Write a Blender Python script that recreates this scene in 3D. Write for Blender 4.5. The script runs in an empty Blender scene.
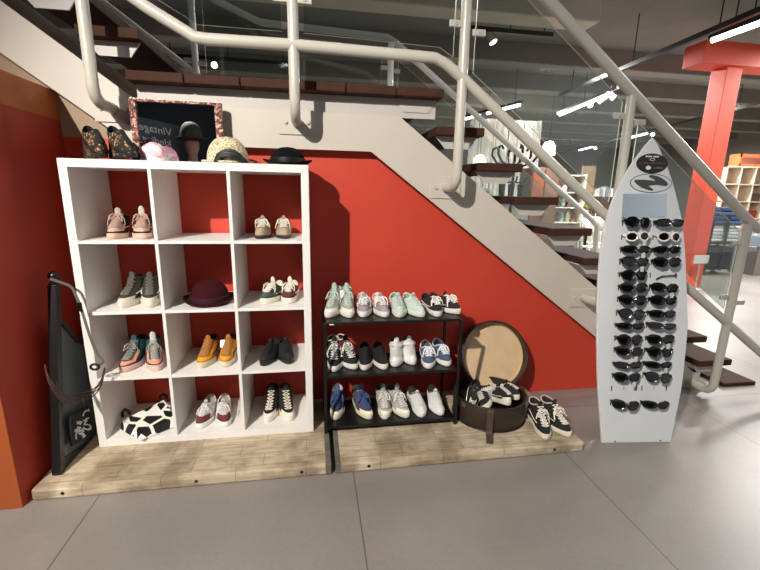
import bpy, math, random
from math import sin, cos, pi, radians as R
from mathutils import Vector as V, Matrix

random.seed(7)
SC = bpy.context.scene
COL = SC.collection

# ------------------------------------------------------------------ materials
def lin(h):
    h = h.lstrip('#')
    c = [int(h[i:i+2], 16) / 255 for i in (0, 2, 4)]
    return tuple((x / 12.92 if x <= .04045 else ((x + .055) / 1.055) ** 2.4) for x in c) + (1,)

MATS = {}
def mat(name, hexc, rough=.6, metal=0., noise=0., nscale=40., bump=0., spec=.5, emit=None, estr=0., alt=None, coat=0.):
    """A principled material; noise mixes the colour towards ALT (or a darker tone) by a noise texture."""
    if name in MATS:
        return MATS[name]
    m = bpy.data.materials.new(name); m.use_nodes = True
    nt = m.node_tree; b = nt.nodes['Principled BSDF']
    c = lin(hexc)
    b.inputs['Base Color'].default_value = c
    b.inputs['Roughness'].default_value = rough
    b.inputs['Metallic'].default_value = metal
    b.inputs['Specular IOR Level'].default_value = spec
    b.inputs['Coat Weight'].default_value = coat
    if noise or bump:
        tc = nt.nodes.new('ShaderNodeTexCoord')
        n = nt.nodes.new('ShaderNodeTexNoise'); n.inputs['Scale'].default_value = nscale; n.inputs['Detail'].default_value = 5
        nt.links.new(tc.outputs['Object'], n.inputs['Vector'])
        if noise:
            r = nt.nodes.new('ShaderNodeValToRGB')
            a = lin(alt) if alt else tuple(x * (1 - noise) for x in c[:3]) + (1,)
            r.color_ramp.elements[0].position = .32; r.color_ramp.elements[0].color = a
            r.color_ramp.elements[1].position = .68; r.color_ramp.elements[1].color = c
            nt.links.new(n.outputs['Fac'], r.inputs['Fac'])
            nt.links.new(r.outputs['Color'], b.inputs['Base Color'])
        if bump:
            bp = nt.nodes.new('ShaderNodeBump'); bp.inputs['Strength'].default_value = bump; bp.inputs['Distance'].default_value = .004
            nt.links.new(n.outputs['Fac'], bp.inputs['Height'])
            nt.links.new(bp.outputs['Normal'], b.inputs['Normal'])
    if emit:
        b.inputs['Emission Color'].default_value = lin(emit); b.inputs['Emission Strength'].default_value = estr
    MATS[name] = m
    return m

def nd(nt, t, **kw):
    n = nt.nodes.new(t)
    for k, v in kw.items():
        if k in n.inputs: n.inputs[k].default_value = v
        else: setattr(n, k, v)
    return n

def floor_mat():
    m = bpy.data.materials.new('concrete_floor'); m.use_nodes = True
    nt = m.node_tree; b = nt.nodes['Principled BSDF']; L = nt.links.new
    tc = nd(nt, 'ShaderNodeTexCoord'); sp = nd(nt, 'ShaderNodeSeparateXYZ'); L(tc.outputs['Object'], sp.inputs[0])
    def joint(out, off, per, w):
        a = nd(nt, 'ShaderNodeMath', operation='SUBTRACT'); a.inputs[1].default_value = off; L(out, a.inputs[0])
        p = nd(nt, 'ShaderNodeMath', operation='PINGPONG'); p.inputs[1].default_value = per / 2; L(a.outputs[0], p.inputs[0])
        l = nd(nt, 'ShaderNodeMath', operation='LESS_THAN'); l.inputs[1].default_value = w; L(p.outputs[0], l.inputs[0])
        return l.outputs[0]
    jx = joint(sp.outputs['X'], .13, 1.19, .0026); jy = joint(sp.outputs['Y'], .165, 2.38, .0026)
    mx = nd(nt, 'ShaderNodeMath', operation='MAXIMUM'); L(jx, mx.inputs[0]); L(jy, mx.inputs[1])
    n1 = nd(nt, 'ShaderNodeTexNoise', Scale=1.6, Detail=6); L(tc.outputs['Object'], n1.inputs['Vector'])
    n2 = nd(nt, 'ShaderNodeTexNoise', Scale=60., Detail=3); L(tc.outputs['Object'], n2.inputs['Vector'])
    r = nd(nt, 'ShaderNodeValToRGB'); L(n1.outputs['Fac'], r.inputs['Fac'])
    r.color_ramp.elements[0].position = .3; r.color_ramp.elements[0].color = lin('#7c7670')
    r.color_ramp.elements[1].position = .72; r.color_ramp.elements[1].color = lin('#8b857e')
    mixn = nd(nt, 'ShaderNodeMixRGB', blend_type='OVERLAY'); mixn.inputs[0].default_value = .12
    L(r.outputs[0], mixn.inputs[1]); L(n2.outputs['Fac'], mixn.inputs[2])
    mj = nd(nt, 'ShaderNodeMixRGB'); L(mx.outputs[0], mj.inputs[0]); L(mixn.outputs[0], mj.inputs[1]); mj.inputs[2].default_value = lin('#55524d')
    L(mj.outputs[0], b.inputs['Base Color'])
    b.inputs['Roughness'].default_value = .33
    return m

def wood_slab_mat():
    m = bpy.data.materials.new('worn_timber'); m.use_nodes = True
    nt = m.node_tree; b = nt.nodes['Principled BSDF']; L = nt.links.new
    tc = nd(nt, 'ShaderNodeTexCoord')
    bk = nd(nt, 'ShaderNodeTexBrick', Scale=1.0); L(tc.outputs['Object'], bk.inputs['Vector'])
    bk.inputs['Brick Width'].default_value = .34; bk.inputs['Row Height'].default_value = .098; bk.offset = .37
    bk.inputs['Mortar Size'].default_value = .0016; bk.inputs['Mortar Smooth'].default_value = .3
    bk.inputs['Color1'].default_value = lin('#cfbfa6'); bk.inputs['Color2'].default_value = lin('#c1b097'); bk.inputs['Mortar'].default_value = lin('#8f7c63')
    mp = nd(nt, 'ShaderNodeMapping'); mp.inputs['Scale'].default_value = (3, 30, 30); L(tc.outputs['Object'], mp.inputs[0])
    g = nd(nt, 'ShaderNodeTexNoise', Scale=2.2, Detail=8); L(mp.outputs[0], g.inputs['Vector'])
    gr = nd(nt, 'ShaderNodeValToRGB'); L(g.outputs['Fac'], gr.inputs['Fac'])
    gr.color_ramp.elements[0].position = .3; gr.color_ramp.elements[0].color = lin('#a8967c')
    gr.color_ramp.elements[1].position = .62; gr.color_ramp.elements[1].color = (1, 1, 1, 1)
    x = nd(nt, 'ShaderNodeMixRGB', blend_type='MULTIPLY'); x.inputs[0].default_value = .5; L(bk.outputs['Color'], x.inputs[1]); L(gr.outputs[0], x.inputs[2])
    st = nd(nt, 'ShaderNodeTexNoise', Scale=7.5, Detail=9); L(tc.outputs['Object'], st.inputs['Vector'])
    sr = nd(nt, 'ShaderNodeValToRGB'); L(st.outputs['Fac'], sr.inputs['Fac'])
    sr.color_ramp.elements[0].position = .38; sr.color_ramp.elements[0].color = lin('#88755c')
    sr.color_ramp.elements[1].position = .60; sr.color_ramp.elements[1].color = (1, 1, 1, 1)
    y = nd(nt, 'ShaderNodeMixRGB', blend_type='MULTIPLY'); y.inputs[0].default_value = .6; L(x.outputs[0], y.inputs[1]); L(sr.outputs[0], y.inputs[2])
    L(y.outputs[0], b.inputs['Base Color']); b.inputs['Roughness'].default_value = .8
    bp = nd(nt, 'ShaderNodeBump', Strength=.35, Distance=.003); L(g.outputs['Fac'], bp.inputs['Height']); L(bp.outputs[0], b.inputs['Normal'])
    return m

def voronoi_mat(name, scale, bg, fg, thr, rough=.6, rnd=1.):
    """Dark islands parted by light lines (cow or leopard print)."""
    m = bpy.data.materials.new(name); m.use_nodes = True
    nt = m.node_tree; b = nt.nodes['Principled BSDF']; L = nt.links.new
    tc = nd(nt, 'ShaderNodeTexCoord')
    v = nd(nt, 'ShaderNodeTexVoronoi', feature='DISTANCE_TO_EDGE'); v.inputs['Scale'].default_value = scale; v.inputs['Randomness'].default_value = rnd
    L(tc.outputs['Object'], v.inputs['Vector'])
    g = nd(nt, 'ShaderNodeMath', operation='GREATER_THAN'); g.inputs[1].default_value = thr; L(v.outputs['Distance'], g.inputs[0])
    x = nd(nt, 'ShaderNodeMixRGB'); L(g.outputs[0], x.inputs[0]); x.inputs[1].default_value = lin(bg); x.inputs[2].default_value = lin(fg)
    L(x.outputs[0], b.inputs['Base Color']); b.inputs['Roughness'].default_value = rough
    return m

def speckle_mat(name, base, spots, scale, thr=.5):
    m = bpy.data.materials.new(name); m.use_nodes = True
    nt = m.node_tree; b = nt.nodes['Principled BSDF']; L = nt.links.new
    tc = nd(nt, 'ShaderNodeTexCoord')
    v = nd(nt, 'ShaderNodeTexVoronoi', feature='F1'); v.inputs['Scale'].default_value = scale; L(tc.outputs['Object'], v.inputs['Vector'])
    sp = nd(nt, 'ShaderNodeSeparateColor'); L(v.outputs['Color'], sp.inputs[0])
    r = nd(nt, 'ShaderNodeValToRGB'); r.color_ramp.interpolation = 'CONSTANT'; L(sp.outputs[0], r.inputs['Fac'])
    els = [base] + list(spots)
    while len(r.color_ramp.elements) < len(els): r.color_ramp.elements.new(.5)
    for i, c in enumerate(els):
        r.color_ramp.elements[i].position = 0 if i == 0 else thr + (1 - thr) * (i - 1) / len(spots)
        r.color_ramp.elements[i].color = lin(c)
    L(r.outputs[0], b.inputs['Base Color']); b.inputs['Roughness'].default_value = .8
    return m

def glass_mat(name, tint='#eef4f2', gloss=.085):
    m = bpy.data.materials.new(name); m.use_nodes = True
    nt = m.node_tree; L = nt.links.new; nt.nodes.remove(nt.nodes['Principled BSDF'])
    out = nt.nodes['Material Output']
    t = nd(nt, 'ShaderNodeBsdfTransparent', Color=lin(tint)); g = nd(nt, 'ShaderNodeBsdfGlossy', Roughness=.02)
    lw = nd(nt, 'ShaderNodeLayerWeight', Blend=.25); a = nd(nt, 'ShaderNodeMath', operation='MULTIPLY_ADD')
    a.inputs[1].default_value = .35; a.inputs[2].default_value = gloss; L(lw.outputs['Fresnel'], a.inputs[0])
    x = nd(nt, 'ShaderNodeMixShader'); L(a.outputs[0], x.inputs[0]); L(t.outputs[0], x.inputs[1]); L(g.outputs[0], x.inputs[2])
    L(x.outputs[0], out.inputs['Surface'])
    return m

M = dict(
    white=mat('white_laminate', '#e4e0db', .45),
    red=mat('red_paint', '#c13c27', .55, noise=.06, nscale=3),
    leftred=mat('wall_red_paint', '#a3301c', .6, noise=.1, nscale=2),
    orange=mat('orange_band', '#b05c26', .6, noise=.06, nscale=3),
    beige=mat('beige_plaster', '#a58f76', .8, noise=.08, nscale=6),
    stringer=mat('cream_steel', '#c2b9ad', .5, noise=.03, nscale=5),
    rail=mat('cream_rail_paint', '#bcb7ab', .3),
    plate=mat('grey_bracket_paint', '#b9b2ac', .5),
    tread=mat('dark_brown_tread', '#43291f', .8, spec=.2, noise=.25, nscale=14),
    blackm=mat('black_metal', '#0d0d0e', .4),
    blackw=mat('black_wood', '#121314', .35),
    ceil=mat('grey_ceiling', '#7c7a76', .9, noise=.12, nscale=2),
    beam=mat('grey_beam', '#8b8883', .85, noise=.1, nscale=3),
    palebeam=mat('pale_beam', '#c9bfb0', .85, noise=.05, nscale=3),  # white-painted beam, with spot light put into its pale tone
    farwall=mat('grey_store_wall', '#8a857d', .9, noise=.05, nscale=1),
    dark=mat('dark_wall', '#15161a', .9),
    pillar=mat('coral_paint', '#e0523a', .5),
    tube=mat('lamp_tube', '#ffffff', .5, emit='#f4f8ff', estr=6),
    spotlit=mat('spot_lens', '#ffffff', .5, emit='#fff4dd', estr=12),
    shade=mat('lamp_shade_glow', '#ffffff', .5, emit='#fff3dc', estr=2.2),
    black=mat('black_cloth', '#121214', .8, noise=.2, nscale=60),
    glass=glass_mat('pane_glass'),
    edge=mat('glass_edge', '#eef3ee', .3),
    timber=wood_slab_mat(), floor=floor_mat(),
)

# ------------------------------------------------------------------ mesh builder
class MB:
    def __init__(s): s.v = []; s.f = []; s.m = []; s.mi = 0
    def add(s, vs, fs):
        o = len(s.v); s.v += [tuple(x) for x in vs]
        for f in fs: s.f.append([i + o for i in f]); s.m.append(s.mi)
        return s
    def box(s, x0, x1, y0, y1, z0, z1):
        return s.add([(x, y, z) for z in (z0, z1) for y in (y0, y1) for x in (x0, x1)],
                     [(0, 2, 3, 1), (4, 5, 7, 6), (0, 1, 5, 4), (2, 6, 7, 3), (0, 4, 6, 2), (1, 3, 7, 5)])
    def obox(s, c, ax, ay, az):
        c, ax, ay, az = V(c), V(ax), V(ay), V(az)
        vs = [c + ax * i + ay * j + az * k for k in (-1, 1) for j in (-1, 1) for i in (-1, 1)]
        return s.add(vs, [(0, 2, 3, 1), (4, 5, 7, 6), (0, 1, 5, 4), (2, 6, 7, 3), (0, 4, 6, 2), (1, 3, 7, 5)])
    def tube(s, pts, r, n=10, closed=False, flat=1.0, up=None):
        pts = [V(p) for p in pts]; m = len(pts)
        rs = r if isinstance(r, (list, tuple)) else [r] * m
        rings = []; prev = None
        for i, p in enumerate(pts):
            a = pts[i - 1] if (i or closed) else p; b = pts[(i + 1) % m] if (i < m - 1 or closed) else p
            t = (b - a)
            t = t.normalized() if t.length > 1e-9 else V((0, 0, 1))
            if prev is None:
                u = V(up) if up else (V((0, 0, 1)) if abs(t.z) < .9 else V((1, 0, 0)))
            else: u = prev
            u = (u - t * u.dot(t))
            u = u.normalized() if u.length > 1e-6 else t.orthogonal().normalized()
            prev = u; w = t.cross(u)
            rings.append([p + (u * cos(2 * pi * k / n) * flat + w * sin(2 * pi * k / n)) * rs[i] for k in range(n)])
        vs = [q for rg in rings for q in rg]; fs = []
        for i in range(m if closed else m - 1):
            j = (i + 1) % m
            for k in range(n):
                fs.append((i * n + k, i * n + (k + 1) % n, j * n + (k + 1) % n, j * n + k))
        if not closed:
            fs.append(tuple(range(n))[::-1]); fs.append(tuple((m - 1) * n + k for k in range(n)))
        return s.add(vs, fs)
    def lathe(s, prof, c=(0, 0, 0), n=28, sx=1., sy=1., fn=None):
        """prof: list of (r, z); fn(x, y, z) may bend a point."""
        vs = []; fs = []
        for (r, z) in prof:
            for k in range(n):
                a = 2 * pi * k / n
                p = (r * cos(a) * sx, r * sin(a) * sy, z)
                if fn: p = fn(*p)
                vs.append((c[0] + p[0], c[1] + p[1], c[2] + p[2]))
        for i in range(len(prof) - 1):
            for k in range(n):
                fs.append((i * n + k, i * n + (k + 1) % n, (i + 1) * n + (k + 1) % n, (i + 1) * n + k))
        fs.append(tuple(range(n))[::-1]); fs.append(tuple((len(prof) - 1) * n + k for k in range(n)))
        return s.add(vs, fs)
    def prism(s, poly, o, ex, ey, ez):
        """poly in (ex, ey) from origin o, pushed out along ez (a full vector)."""
        o, ex, ey, ez = V(o), V(ex), V(ey), V(ez); n = len(poly)
        vs = [o + ex * a + ey * b for a, b in poly] + [o + ex * a + ey * b + ez for a, b in poly]
        fs = [tuple(range(n))[::-1], tuple(range(n, 2 * n))] + [(i, (i + 1) % n, (i + 1) % n + n, i + n) for i in range(n)]
        return s.add(vs, fs)
    def ball(s, c, rx, ry=None, rz=None, n=16, m=10):
        ry = ry or rx; rz = rz or rx
        return s.lathe([(max(1e-4, sin(pi * i / m)), -cos(pi * i / m)) for i in range(m + 1)], (0, 0, 0), n,
                       fn=lambda x, y, z: (c[0] + x * rx, c[1] + y * ry, c[2] + z * rz))
    def grid(s, fn, nu, nv, keep=None):
        vs = [fn(i / nu, j / nv) for j in range(nv + 1) for i in range(nu + 1)]
        fs = [(j * (nu + 1) + i, j * (nu + 1) + i + 1, (j + 1) * (nu + 1) + i + 1, (j + 1) * (nu + 1) + i)
              for j in range(nv) for i in range(nu) if not keep or keep(i, j)]
        return s.add(vs, fs)
    def obj(s, name, m, parent=None, smooth=False, bevel=0., solid=0., recentre=True):
        me = bpy.data.meshes.new(name)
        off = V((0, 0, 0))
        if parent is not None:
            off = PLACE.get(parent.name, V((0, 0, 0)))
        elif recentre and s.v:
            lo = [min(p[i] for p in s.v) for i in range(3)]; hi = [max(p[i] for p in s.v) for i in range(3)]
            off = V(((lo[0] + hi[0]) / 2, (lo[1] + hi[1]) / 2, lo[2]))
        me.from_pydata([tuple(V(p) - off) for p in s.v], [], s.f)
        ms = m if isinstance(m, (list, tuple)) else [m]
        for x in ms: me.materials.append(x)
        for p, i in zip(me.polygons, s.m):
            p.material_index = i
            p.use_smooth = smooth
        me.update()
        import bmesh
        b = bmesh.new(); b.from_mesh(me); bmesh.ops.recalc_face_normals(b, faces=b.faces); b.to_mesh(me); b.free()
        o = bpy.data.objects.new(name, me); COL.objects.link(o)
        if parent is not None:
            o.parent = parent
            PLACE[o.name] = off
        else:
            o.location = off; PLACE[o.name] = off
        if smooth:
            md = o.modifiers.new('e', 'EDGE_SPLIT'); md.split_angle = R(50)
        if solid:
            md = o.modifiers.new('s', 'SOLIDIFY'); md.thickness = solid; md.offset = 0
        if bevel:
            md = o.modifiers.new('b', 'BEVEL'); md.width = bevel; md.segments = 2; md.limit_method = 'ANGLE'
        return o

PLACE = {}      # the world point a parent's mesh coordinates are measured from
def thing(name, label, cat, loc=(0, 0, 0), rz=0., group=None, local=False):
    o = bpy.data.objects.new(name, None); COL.objects.link(o); o.empty_display_size = .05
    o.location = loc; o.rotation_euler = (0, 0, rz); o['label'] = label; o['category'] = cat
    if group: o['group'] = group
    PLACE[o.name] = V((0, 0, 0)) if local else V(loc)
    return o
def tag(o, label, cat, group=None):
    o['label'] = label; o['category'] = cat
    if group: o['group'] = group
    return o
def struct(o):
    o['kind'] = 'structure'; return o

def text_mesh(name, s, size, m, parent, o, ex, ey, shear=0., depth=.0006, off=None):
    """Lettering as a thin mesh, its left baseline at o, running along ex."""
    cu = bpy.data.curves.new(name, 'FONT'); cu.body = s; cu.size = size; cu.shear = shear; cu.extrude = 0; cu.resolution_u = 3
    t = bpy.data.objects.new('tmp_text', cu); COL.objects.link(t)
    bpy.context.view_layer.update()
    me = bpy.data.meshes.new_from_object(t.evaluated_get(bpy.context.evaluated_depsgraph_get()))
    bpy.data.objects.remove(t); bpy.data.curves.remove(cu)
    b = MB(); o, ex, ey = V(o), V(ex), V(ey); ez = ex.cross(ey) * depth
    b.add([o + ex * v.co.x + ey * v.co.y + ez for v in me.vertices], [tuple(p.vertices) for p in me.polygons])
    bpy.data.meshes.remove(me)
    return b.obj(name, m, parent)

def arc(c, a, b, n=6):
    """Points of a quarter bend from c+a to c+b around the corner c+a+b ... the bend hugs the corner."""
    c, a, b = V(c), V(a), V(b)
    return [c + a * (1 - sin(pi / 2 * i / n)) + b * (1 - cos(pi / 2 * i / n)) for i in range(n + 1)]

# ------------------------------------------------------------------ camera
cd = bpy.data.cameras.new('camera'); cam = bpy.data.objects.new('camera', cd); COL.objects.link(cam)
cd.sensor_width = 36; cd.lens = 409.32 / 760 * 36; cd.clip_start = .02; cd.clip_end = 200
cam.location = (1.1363, -2.1347, 1.4057); cam.rotation_euler = (1.3478, -.0184, -.1602)
SC.camera = cam

# ------------------------------------------------------------------ setting
WY = .40          # front of the red wall below the stairs
SY = .33          # front of the near stair string
struct(MB().box(-6, 18, -7, 18, -.12, 0).obj('floor', M['floor'], recentre=False))
# the red wall stops under the sloping string
sl = .7386
zb = lambda x: 2.7267 - sl * x      # lower edge of the string
zt = lambda x: 3.0449 - sl * x      # upper edge
wallp = [(-.17, 0), (3.70, 0), (3.70, .02), (1.60, 1.63), (-.17, 1.63)]
wallp = [(-.17, 0), (3.78, 0), (3.6, .12), (1.50, 1.66), (-.17, 1.66)]
struct(MB().prism(wallp, (0, WY, 0), (1, 0, 0), (0, 0, 1), (0, .1, 0)).obj('wall_back', M['red'], recentre=False))
struct(MB().prism([(-.7, 1.66), (.25, 1.66), (.25, 1.80), (-.7, 2.5)], (0, WY - .002, 0), (1, 0, 0), (0, 0, 1), (0, .1, 0)).obj('wall_back_upper', M['beige'], recentre=False))
struct(MB().box(-1.2, -.165, -.334, WY, 0, 1.742).obj('wall_left', M['leftred'], recentre=False))
struct(MB().box(-1.2, -.163, -.336, WY, 1.742, 1.885).obj('wall_left_top_band', M['orange'], recentre=False))  # lighter orange band along the top of the left wall
struct(MB().box(-1.2, -.1655, -.340, -.334, .0, 1.742).obj('wall_left_spotlit_end', mat('spotlit_wall_orange', '#9c4c20', .6), recentre=False))  # wall end in the same paint; warm spot light put into this orange
struct(MB().box(-6, 18, 17.9, 18, 0, 4.2).obj('wall_far', M['farwall'], recentre=False))
struct(MB().box(17.9, 18, -7, 18, 0, 4.2).obj('wall_right', M['farwall'], recentre=False))
struct(MB().box(-6, -5.9, -7, 18, 0, 4.2).obj('wall_side', M['farwall'], recentre=False))
struct(MB().box(-6, 1.6, -7, -6.9, 0, 4.2).obj('wall_front', M['dark'], recentre=False))
struct(MB().box(1.6, 18, -7, -6.9, 0, 4.2).obj('wall_front', mat('pale_reflected_wall', '#d6dade', .8), recentre=False))  # unseen wall half, made pale for the board's mirror tile to reflect
struct(MB().box(-6, 18, -7, 18, 4.05, 4.2).obj('ceiling', M['ceil'], recentre=False))
for i, y in enumerate((5.4, 7.2, 9.0, 10.8, 12.6, 14.4, 16.2)):
    struct(MB().box(-5.9, 17.9, y, y + .32, 3.72, 4.06).obj('ceiling_beam', M['beam'], recentre=False, bevel=.02))
b = MB().box(-5.9, 4.95, 3.4, 3.75, 3.66, 4.06)
struct(b.obj('ceiling_beam', M['palebeam'], recentre=False, bevel=.02))

# wood blocks the display stands on
def slab(x0, x1, label, holes, cap=None):
    t = thing('timber_slab', label, 'platform', ((x0 + x1) / 2, .03, 0), group=None)
    b = MB(); b.box(x0, x1, -.305, .392, 0, .06)
    o = b.obj('block', M['timber'], t, bevel=.012)
    for hx in holes:
        MB().tube([(hx, -.300, .03), (hx, -.3058, .03)], .0085, 14).obj('bolt_hole', M['blackm'], t)
    if cap:
        MB().box(cap[0], cap[1], -.307, .39, .004, .0625).obj('edge_strip', mat('grey_edge_tape', '#6f675e', .6, noise=.4, nscale=20), t, bevel=.004)
slab(-.150, 1.206, 'wide worn timber block under the white cube shelf and black panel', (-.02, .56, 1.06), (1.178, 1.208))
slab(1.232, 2.62, 'worn timber block under the black shoe rack and round case', (1.40, 2.44), (1.230, 1.256))

# ------------------------------------------------------------------ cube shelf
KZ = .06
t = thing('cube_shelf', 'tall white open cube shelf of twelve cubbies holding shoes and hats', 'shelf', (.56, .195, KZ))
Wd, H, D = 1.12, 1.47, .39
for x in (0, Wd - .038): MB().box(x, x + .038, 0, D, KZ, KZ + H - .038).obj('side_panel', M['white'], t, bevel=.0015)
MB().box(0, Wd, 0, D, KZ + H - .038, KZ + H).obj('top_panel', M['white'], t, bevel=.0015)
MB().box(.038, Wd - .038, 0, D, KZ, KZ + .038).obj('bottom_panel', M['white'], t, bevel=.0015)
XD = (.3833, .7367)
for x in XD: MB().box(x - .008, x + .008, .001, D, KZ + .038, KZ + H - .038).obj('divider', M['white'], t, bevel=.001)
ZS = [KZ + H - .3825, KZ + H - .735, KZ + H - 1.0875]
xs = [.038, XD[0] - .008, XD[0] + .008, XD[1] - .008, XD[1] + .008, Wd - .038]
for z in ZS:
    for k in range(3): MB().box(xs[2 * k], xs[2 * k + 1], .001, D, z - .008, z + .008).obj('cubby_shelf', M['white'], t, bevel=.001)
ROW = [z + .008 for z in ZS] + [KZ + .038]       # standing heights, top row first
KTOP = KZ + H

# ------------------------------------------------------------------ stairs
st = thing('staircase', 'open staircase with dark brown treads and cream strings rising past a landing', 'staircase', (2.0, .9, 0))
LZ = 1.98
near = [(-.9, zt(-.9 + .0) - 0), ]
ul = lambda x: 1.5746 + .06 + (.19 - x) * .7386      # lower edge, upper flight
uu = lambda x: 1.865 + (.235 - x) * .7386
low = 1.5746 + .06; up_ = 1.78 + .055
def string_poly():
    xa = (2.7267 - low) / sl; xb = (3.0449 - up_) / sl
    return [(-1.6, ul(-1.6)), (.19, low), (xa, low), (2.7267 / sl - .01, .005), (3.0449 / sl, .005), (xb, up_), (.26, up_), (-1.6, uu(-1.6))]
for y, nm in ((SY, 'near'), (1.58, 'far')):
    MB().prism(string_poly(), (0, y, 0), (1, 0, 0), (0, 0, 1), (0, .014, 0)).obj('string', M['stringer'], st)
def tread(x1, z, w=.29, y0=.285, y1=1.62):
    b = MB(); b.box(x1 - w, x1, y0, y1, z - .048, z)
    b.obj('tread', M['tread'], st, bevel=.006)
def tbracket(x1, z, w=.29):
    for y in (.350, 1.565):
        MB().prism([(x1 - w + .01, z - .048), (x1 - .02, z - .048), (x1 - .07, z - .118), (x1 - w + .07, z - .118)], (0, y, 0), (1, 0, 0), (0, 0, 1), (0, .01, 0)).obj('tread_bracket', M['plate'], st)
for k in range(10):
    x1, z = 4.505 - .262 * k, .03 + .195 * k
    tread(x1, z)
    if k > 0: tbracket(x1, z)
for k in range(6): tread(.22 + .2775 * (k + 1) - .003, LZ, .272, y0=.27)
MB().box(.24, 1.86, .355, .37, LZ - .15, LZ - .048).obj('landing_bearer', M['plate'], st)
tbracket(1.885, LZ)
for k in range(1, 7):
    x1, z = .30 - .262 * (k - 1), LZ + .195 * k
    tread(x1, z); tbracket(x1, z)

# near railing: posts, bars and glass
rl = thing('stair_railing', 'cream tube railing with glass panels along the near side of the stairs', 'railing', (2.0, .13, 0))
PY = .13
posts = [(.13, 1.80, 3.05), (1.058, 1.775, 2.98), (1.935, 1.44, 2.78), (2.955, .726, 1.99), (3.93, .05, 1.27)]
for x, z0, z1 in posts:
    pts = [(x, SY, z0)] + [(x, PY + .09, z0)] + arc((x, PY, z0), (0, .075, 0), (0, 0, .075), 6) + [(x, PY, z0 + .2), (x, PY, z1)]
    MB().tube(pts, .0265, 16).obj('post', M['rail'], rl, smooth=True)
    p = MB().box(x - .095, x + .095, SY - .008, SY, z0 - .065, z0 + .065).obj('foot_plate', M['stringer'], rl, bevel=.002)
    q = MB()
    for dx in (-.06, .06): q.tube([(x + dx, SY - .008, z0), (x + dx, SY - .017, z0)], .011, 6)
    q.obj('bolt', M['rail'], p)
topz = lambda x: 2.409 - (x - 2.38) * .737
MB().tube([(.10, PY, 3.62), (.62, PY, 3.03), (1.82, PY, 2.95 - .13), (2.38, PY, topz(2.38)), (2.955, PY, topz(2.955)), (3.94, PY, topz(3.94)), (4.02, PY, topz(4.0))], .030, 16).obj('handrail', M['rail'], rl, smooth=True)
midz = lambda x: 1.996 - (x - 1.949) * .7138
MB().tube([(-.9, PY, 3.06), (.40, PY, 2.215), (.60, PY, 2.105), (.66, PY, 2.10), (1.056, PY, 2.103), (1.78, PY, 2.092), (1.84, PY, 2.067), (1.949, PY, midz(1.949)), (2.85, PY, midz(2.85) - .03), (4.26, PY, .347), (4.32, PY, .305), (4.5, PY, .25)], .0275, 16).obj('mid_rail', M['rail'], rl, smooth=True)
def pane(poly, y, parent):
    b = MB(); n = len(poly)
    vs = [(x, y - .004, z) for x, z in poly] + [(x, y + .004, z) for x, z in poly]
    b.add(vs, [tuple(range(n))[::-1], tuple(range(n, 2 * n))])
    b.mi = 1
    for i in range(n): b.add([vs[i], vs[(i + 1) % n], vs[(i + 1) % n + n], vs[i + n]], [(0, 1, 2, 3)])
    return b.obj('glass_panel', [M['glass'], M['edge']], parent)
GY = .125
pane([(.19, 2.43), (.44, 2.255), (.62, 2.158), (1.005, 2.158), (1.005, 2.86), (.64, 2.90), (.19, 3.35)], GY, rl)
pane([(1.11, 2.158), (1.80, 2.142), (1.875, 2.10), (1.875, 2.64), (1.78, 2.72), (1.11, 2.78)], GY, rl)
pane([(1.99, 2.03), (2.895, 1.372), (2.895, 1.935), (1.99, 2.60)], GY, rl)
pane([(3.015, 1.285), (3.87, .68), (3.87, 1.20), (3.015, 1.83)], GY, rl)
for cx, cz in ((1.882, 2.258), (2.010, 2.224), (1.000, 2.30), (1.116, 2.30), (2.885, 1.86), (3.025, 1.83), (3.862, 1.125), (3.995, 1.085), (3.862, .76), (3.99, .72)):
    c = MB().box(cx - .034, cx + .034, PY - .012, PY + .006, cz - .016, cz + .016).obj('glass_clamp', M['rail'], rl, bevel=.003)
    MB().tube([(cx + (.012 if cx < 1.95 and cx > 1.9 else 0), PY - .012, cz), (cx, PY - .018, cz)], .008, 10).obj('bolt', M['plate'], c)

# far railing
M['rail2'] = mat('lit_rail_paint', '#e4e1d9', .3)  # brighter copy of the rail paint, lamp light put into its colour
fr = thing('stair_railing', 'thinner pale tube railing along the far side of the stairs', 'railing', (2.0, 1.75, 0))
FY = 1.70
def fpost(x, z0, z1): MB().tube([(x, FY, z0), (x, FY, z1)], .026, 12).obj('post', M['rail2'], fr, smooth=True)
MB().tube([(-.9, FY, 3.84), (.402, FY, 2.869), (.69, FY, 2.755), (.76, FY, 2.735), (1.80, FY, 2.70), (1.86, FY, 2.67), (3.96, FY, 1.17), (4.03, FY, 1.10), (4.05, FY, .62)], .027, 12).obj('handrail', M['rail2'], fr, smooth=True)
MB().tube([(-1.1, FY, 3.296), (-.432, FY, 2.80), (.203, FY, 2.333), (.55, FY, 2.075)], .022, 12).obj('mid_rail', M['rail2'], fr, smooth=True)
fpost(1.83, 1.9, 2.68); fpost(.22, 1.9, 3.2)
pane([(.30, 2.05), (1.75, 2.05), (1.75, 2.62), (.78, 2.66), (.30, 3.0)], FY + .01, fr)
pane([(1.90, 1.98), (3.9, .62), (3.9, 1.12), (1.90, 2.53)], FY + .01, fr)
for cx, cz in ((1.775, 2.46), (1.885, 2.44), (.165, 2.42), (.275, 2.40)):
    MB().box(cx - .03, cx + .03, FY - .01, FY + .01, cz - .016, cz + .016).obj('glass_clamp', M['rail'], fr, bevel=.003)

# ------------------------------------------------------------------ shoes
def bez(a, b, c, d, u):
    w = 1 - u
    return a * (w ** 3) + b * (3 * w * w * u) + c * (3 * w * u * u) + d * (u ** 3)

def lerp_tab(tab, t):
    for (a, x), (b, y) in zip(tab, tab[1:]):
        if t <= b: 
            k = (t - a) / (b - a); k = k * k * (3 - 2 * k)
            return x + (y - x) * k
    return tab[-1][1]

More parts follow.
